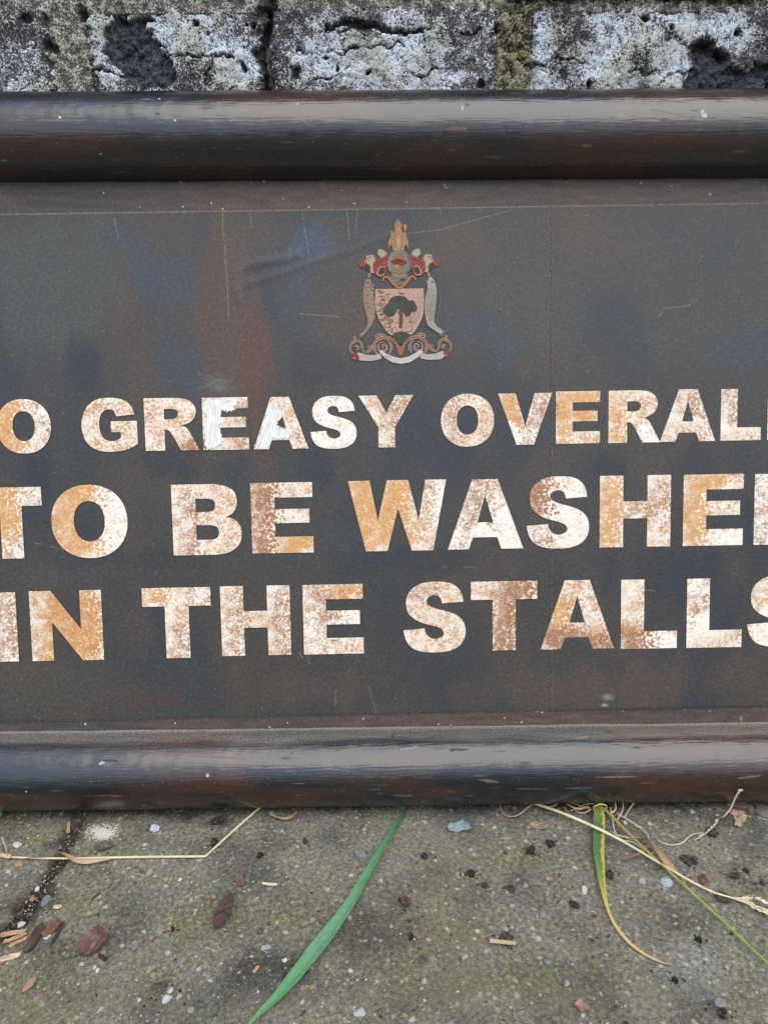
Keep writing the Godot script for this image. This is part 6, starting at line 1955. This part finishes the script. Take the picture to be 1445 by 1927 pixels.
func build_grass() -> void:
	var green := srgb(78, 132, 88)
	var green2 := srgb(98, 146, 108)
	var yellow := srgb(186, 170, 72)
	var tan_ := srgb(204, 174, 126)
	var straw := srgb(206, 192, 146)
	var pale := srgb(220, 208, 172)
	var brown := srgb(158, 122, 88)
	var lm := vcol(0.45, 0.5)
	var dm := vcol(0.75, 0.35)
	tag(obj("grass_blade", ribbon(LINES.BLADE_A, [srgb(60, 100, 70), green, green2, green2, srgb(92, 146, 98), srgb(104, 150, 84)], 0.26, 8, null, 0.0, 201), lm), "long wide bright green grass blade reaching to the bottom edge", "grass blade")
	tag(obj("grass_blade", ribbon(LINES.BLADE_C, [green, green2], 0.2, 5, null, 0.0, 207), lm), "tiny green blade tip at the far left edge under the rail", "grass blade")
	tag(obj("grass_blade", ribbon(LINES.BLADE_B, [srgb(150, 158, 62), srgb(72, 112, 66), srgb(76, 116, 70), srgb(120, 140, 70), yellow, tan_, tan_, tan_, brown], 0.2, 7, srgb(190, 172, 80), 0.0, 202), lm), "broad grass leaf turning from green through yellow to tan", "grass blade")
	# the bent straw at the left: stalk, leaf, head
	var a := base("dry_grass_stalk", Vector3.ZERO)
	tag(a, "bent pale straw stalk with a twisted dry leaf lying at the left", "grass stalk")
	obj("stem", tube(LINES.STRAW_A, [srgb(206, 196, 150), srgb(212, 202, 160), pale, pale, srgb(210, 204, 164)], 6, 0.9, 5), dm, a)
	obj("leaf", ribbon(LINES.LEAF_A, [srgb(150, 120, 90), srgb(178, 146, 112), srgb(170, 136, 104), srgb(186, 160, 130), srgb(178, 152, 122)], 0.3, 8, null, 0.9, 203), dm, a)
	var head: Array = [LINES.STRAW_A[-1], LINES.STRAW_A[-1] + Vector4(-6, 0.5, -1, 0), LINES.STRAW_A[-1] + Vector4(-14, 0.5, -1, 0)]
	seed_head("seed_head", head, [pale, straw, srgb(186, 170, 120)], a, 46, 8, 0.6)
	# the long pale straw at the right with a seed head
	var b := base("dry_grass_stalk", Vector3.ZERO)
	tag(b, "long pale straw stem with a feathery seed head at the right edge", "grass stalk")
	obj("stem", tube(LINES.STRAW_B, [srgb(202, 184, 134), pale, pale, srgb(222, 212, 178), pale], 6, 0.95, 6), dm, b)
	for k in ["SPIKE_A", "SPIKE_B", "SPIKE_C"]:
		seed_head("spikelet", LINES[k], [pale, straw, srgb(226, 218, 186)], b, 44, k.hash(), 0.45)
	# the greenish stem that crosses it
	var g := base("green_grass_stem", Vector3.ZERO)
	tag(g, "thin yellow green stem with a curled brown leaf crossing the pale straw", "grass stem")
	obj("stem", tube(LINES.STRAW_C, [srgb(190, 172, 78), srgb(176, 152, 92), srgb(164, 146, 86), srgb(160, 164, 76), srgb(150, 176, 76), srgb(146, 182, 74)], 6, 0.95, 7), dm, g)
	obj("leaf", ribbon(LINES.LEAF_C, [brown, srgb(170, 130, 88), srgb(160, 122, 86), srgb(178, 142, 108), srgb(170, 136, 104), srgb(188, 160, 120)], 0.35, 8, null, 0.7, 204), dm, g)
	tag(obj("dry_leaf", ribbon(LINES.LEAF_D, [srgb(122, 96, 84), srgb(140, 112, 98), srgb(120, 94, 80), srgb(130, 104, 86)], 0.3, 6, null, 0.4, 205), dm), "short dull brown leaf strip below the crossing stems", "dry leaf")
	# curled fibres by the foot of the sign
	var curls := [["CURL_A", "reddish curled fibre hooking left from the start of pale straw", srgb(164, 132, 112)], ["CURL_B", "short thin fibre just right of the pale straw start", srgb(190, 176, 150)], ["CURL_C", "looped dry fibre left of the broad grass leaf", srgb(196, 168, 140)], ["CURL_D", "thin fibre bending down right of the broad grass leaf", srgb(200, 190, 160)], ["CURL_E", "short upright fibre by the rail right of the grass leaf", srgb(206, 196, 166)], ["CURL_F", "slanting dry fibre rightmost in the grass tangle", srgb(176, 158, 126)], ["CURL_G", "pale fibre arching to the curled brown leaf", srgb(204, 194, 164)], ["CURL_H", "short brown fibre left of the looped dry fibre", srgb(140, 114, 94)]]
	curls.append_array([["CURL_I", "thin tan fibre lying flat just left of the looped fibre", srgb(184, 160, 130)], ["CURL_J", "pale wiry fibre dropping from the rail beside the slanting one", srgb(202, 192, 164)], ["CURL_K", "fine fibre crossing under the pale straw near its middle", srgb(190, 178, 146)], ["CURL_L", "short reddish fibre tucked under the rail above the straw", srgb(160, 122, 98)]])
	for k in curls:
		tag(obj("dry_fibre", tube(LINES[k[0]], [k[2], k[2] * 1.1], 8, 0.85, 9), dm), k[1], "dry fibre", "curled dry fibres at the foot of the sign")
	# the ring of fibre round the top of the broad leaf
	var ring := []
	var at: Vector4 = LINES.BLADE_B[0].lerp(LINES.BLADE_B[1], 0.45)
	for k in 15:
		var an := TAU * k / 14.0
		ring.append(Vector4(at.x + cos(an) * 4.6, 8.0 + sin(an) * 4.4, at.z + 1.5 + sin(an) * 1.2, 0.85))
	tag(obj("dry_fibre", tube(ring, [srgb(216, 198, 150), srgb(206, 186, 140)], 4, 1.0, 10), dm), "pale fibre curled in a ring round the top of broad leaf", "dry fibre", "curled dry fibres at the foot of the sign")
	tag(obj("dry_scrap", ribbon(LINES.SCRAP_A, [srgb(176, 150, 124), srgb(196, 166, 136), srgb(150, 120, 96), srgb(120, 96, 78)], 0.4, 6, null, 0.5, 206), dm), "curled tan scrap at the foot of the rail right of the straw", "dry scrap")
	# the seed thread standing before the rail
	var th := base("seed_thread", Vector3.ZERO)
	tag(th, "thin whitish seed thread rising before the lower rail at the right", "seed thread")
	obj("stem", tube(THREAD_A + LINES.THREAD_C, [srgb(206, 198, 184), srgb(200, 192, 176)], 5, 0.8, 11), dm, th)
	obj("seed", stone_mesh(77, 0.0042, 0.0016, 0.0016, srgb(214, 204, 190)), dm, th).position = P3(THREAD_A[0])
	seed_head("husks", LINES.THREAD_C, [srgb(212, 206, 190), srgb(196, 188, 168)], th, 12, 12, 0.25)
	tag(obj("seed_thread", tube(LINES.THREAD_B, [srgb(196, 190, 160), srgb(208, 202, 176), srgb(190, 184, 160)], 6, 0.8, 13), dm), "thin crinkled seed thread lying left of the standing one", "seed thread")
	for k in [["TWIG_A", "twig", "short cut tan twig lying on a soil patch right of centre", "twig", srgb(190, 168, 128)], ["TWIG_B", "straw_bit", "tiny pale straw bit between dark leaf and long green blade", "straw", srgb(204, 202, 168)], ["TWIG_C", "straw_bit", "thin straw bit standing above the seed head at far left", "straw", srgb(190, 172, 130)], ["TWIG_D", "twig", "tiny forked grey twig below the crossing stems", "twig", srgb(104, 92, 80)], ["TWIG_E", "twig", "hair thin brown twig left of the tiny straw bit", "twig", srgb(120, 104, 84)], ["FIBRE_A", "twig", "hair thin dark twig right of the dirt line", "twig", srgb(70, 64, 56)]]:
		tag(obj(k[1], tube(LINES[k[0]], [k[4], k[4] * 0.85], 4, 1.0, 14), dm), k[2], k[3])


func _ready() -> void:
	var cam := Camera3D.new()
	cam.name = "camera"
	cam.fov = 71.5970
	cam.near = 0.02
	cam.far = 200.0
	cam.transform = Transform3D(Basis(Vector3(0.999907, -0.006339, 0.012078), Vector3(0.009760, 0.951035, -0.308928), Vector3(-0.009528, 0.309017, 0.951009)), Vector3(-0.00476, 0.36123, 0.42616))
	add_child(cam)
	var we := WorldEnvironment.new()
	we.name = "environment"
	var e := Environment.new()
	e.background_mode = Environment.BG_SKY
	var sky := Sky.new()
	var sm := ProceduralSkyMaterial.new()
	sm.sky_top_color = Color(0.81, 0.88, 0.98)
	sm.sky_horizon_color = Color(0.46, 0.49, 0.53)
	sm.sky_curve = 0.10
	sm.ground_bottom_color = Color(0.22, 0.21, 0.19)
	sm.ground_horizon_color = Color(0.30, 0.30, 0.29)
	sm.sky_energy_multiplier = 1.0
	sky.sky_material = sm
	e.sky = sky
	e.tonemap_mode = Environment.TONE_MAPPER_LINEAR
	e.tonemap_exposure = 1.62
	e.sdfgi_enabled = true
	e.ssao_enabled = true
	e.ssil_enabled = true
	we.environment = e
	add_child(we)
	var sun := DirectionalLight3D.new()
	sun.name = "sun"
	sun.light_energy = 0.42
	sun.light_angular_distance = 60.0
	sun.light_color = Color(1.0, 0.95, 0.87)
	sun.sky_mode = DirectionalLight3D.SKY_MODE_LIGHT_ONLY
	sun.shadow_enabled = true
	sun.rotation_degrees = Vector3(-58, 18, 0)
	add_child(sun)
	build_ground()
	build_wall()
	build_sign()
	scatter()
	build_grass()
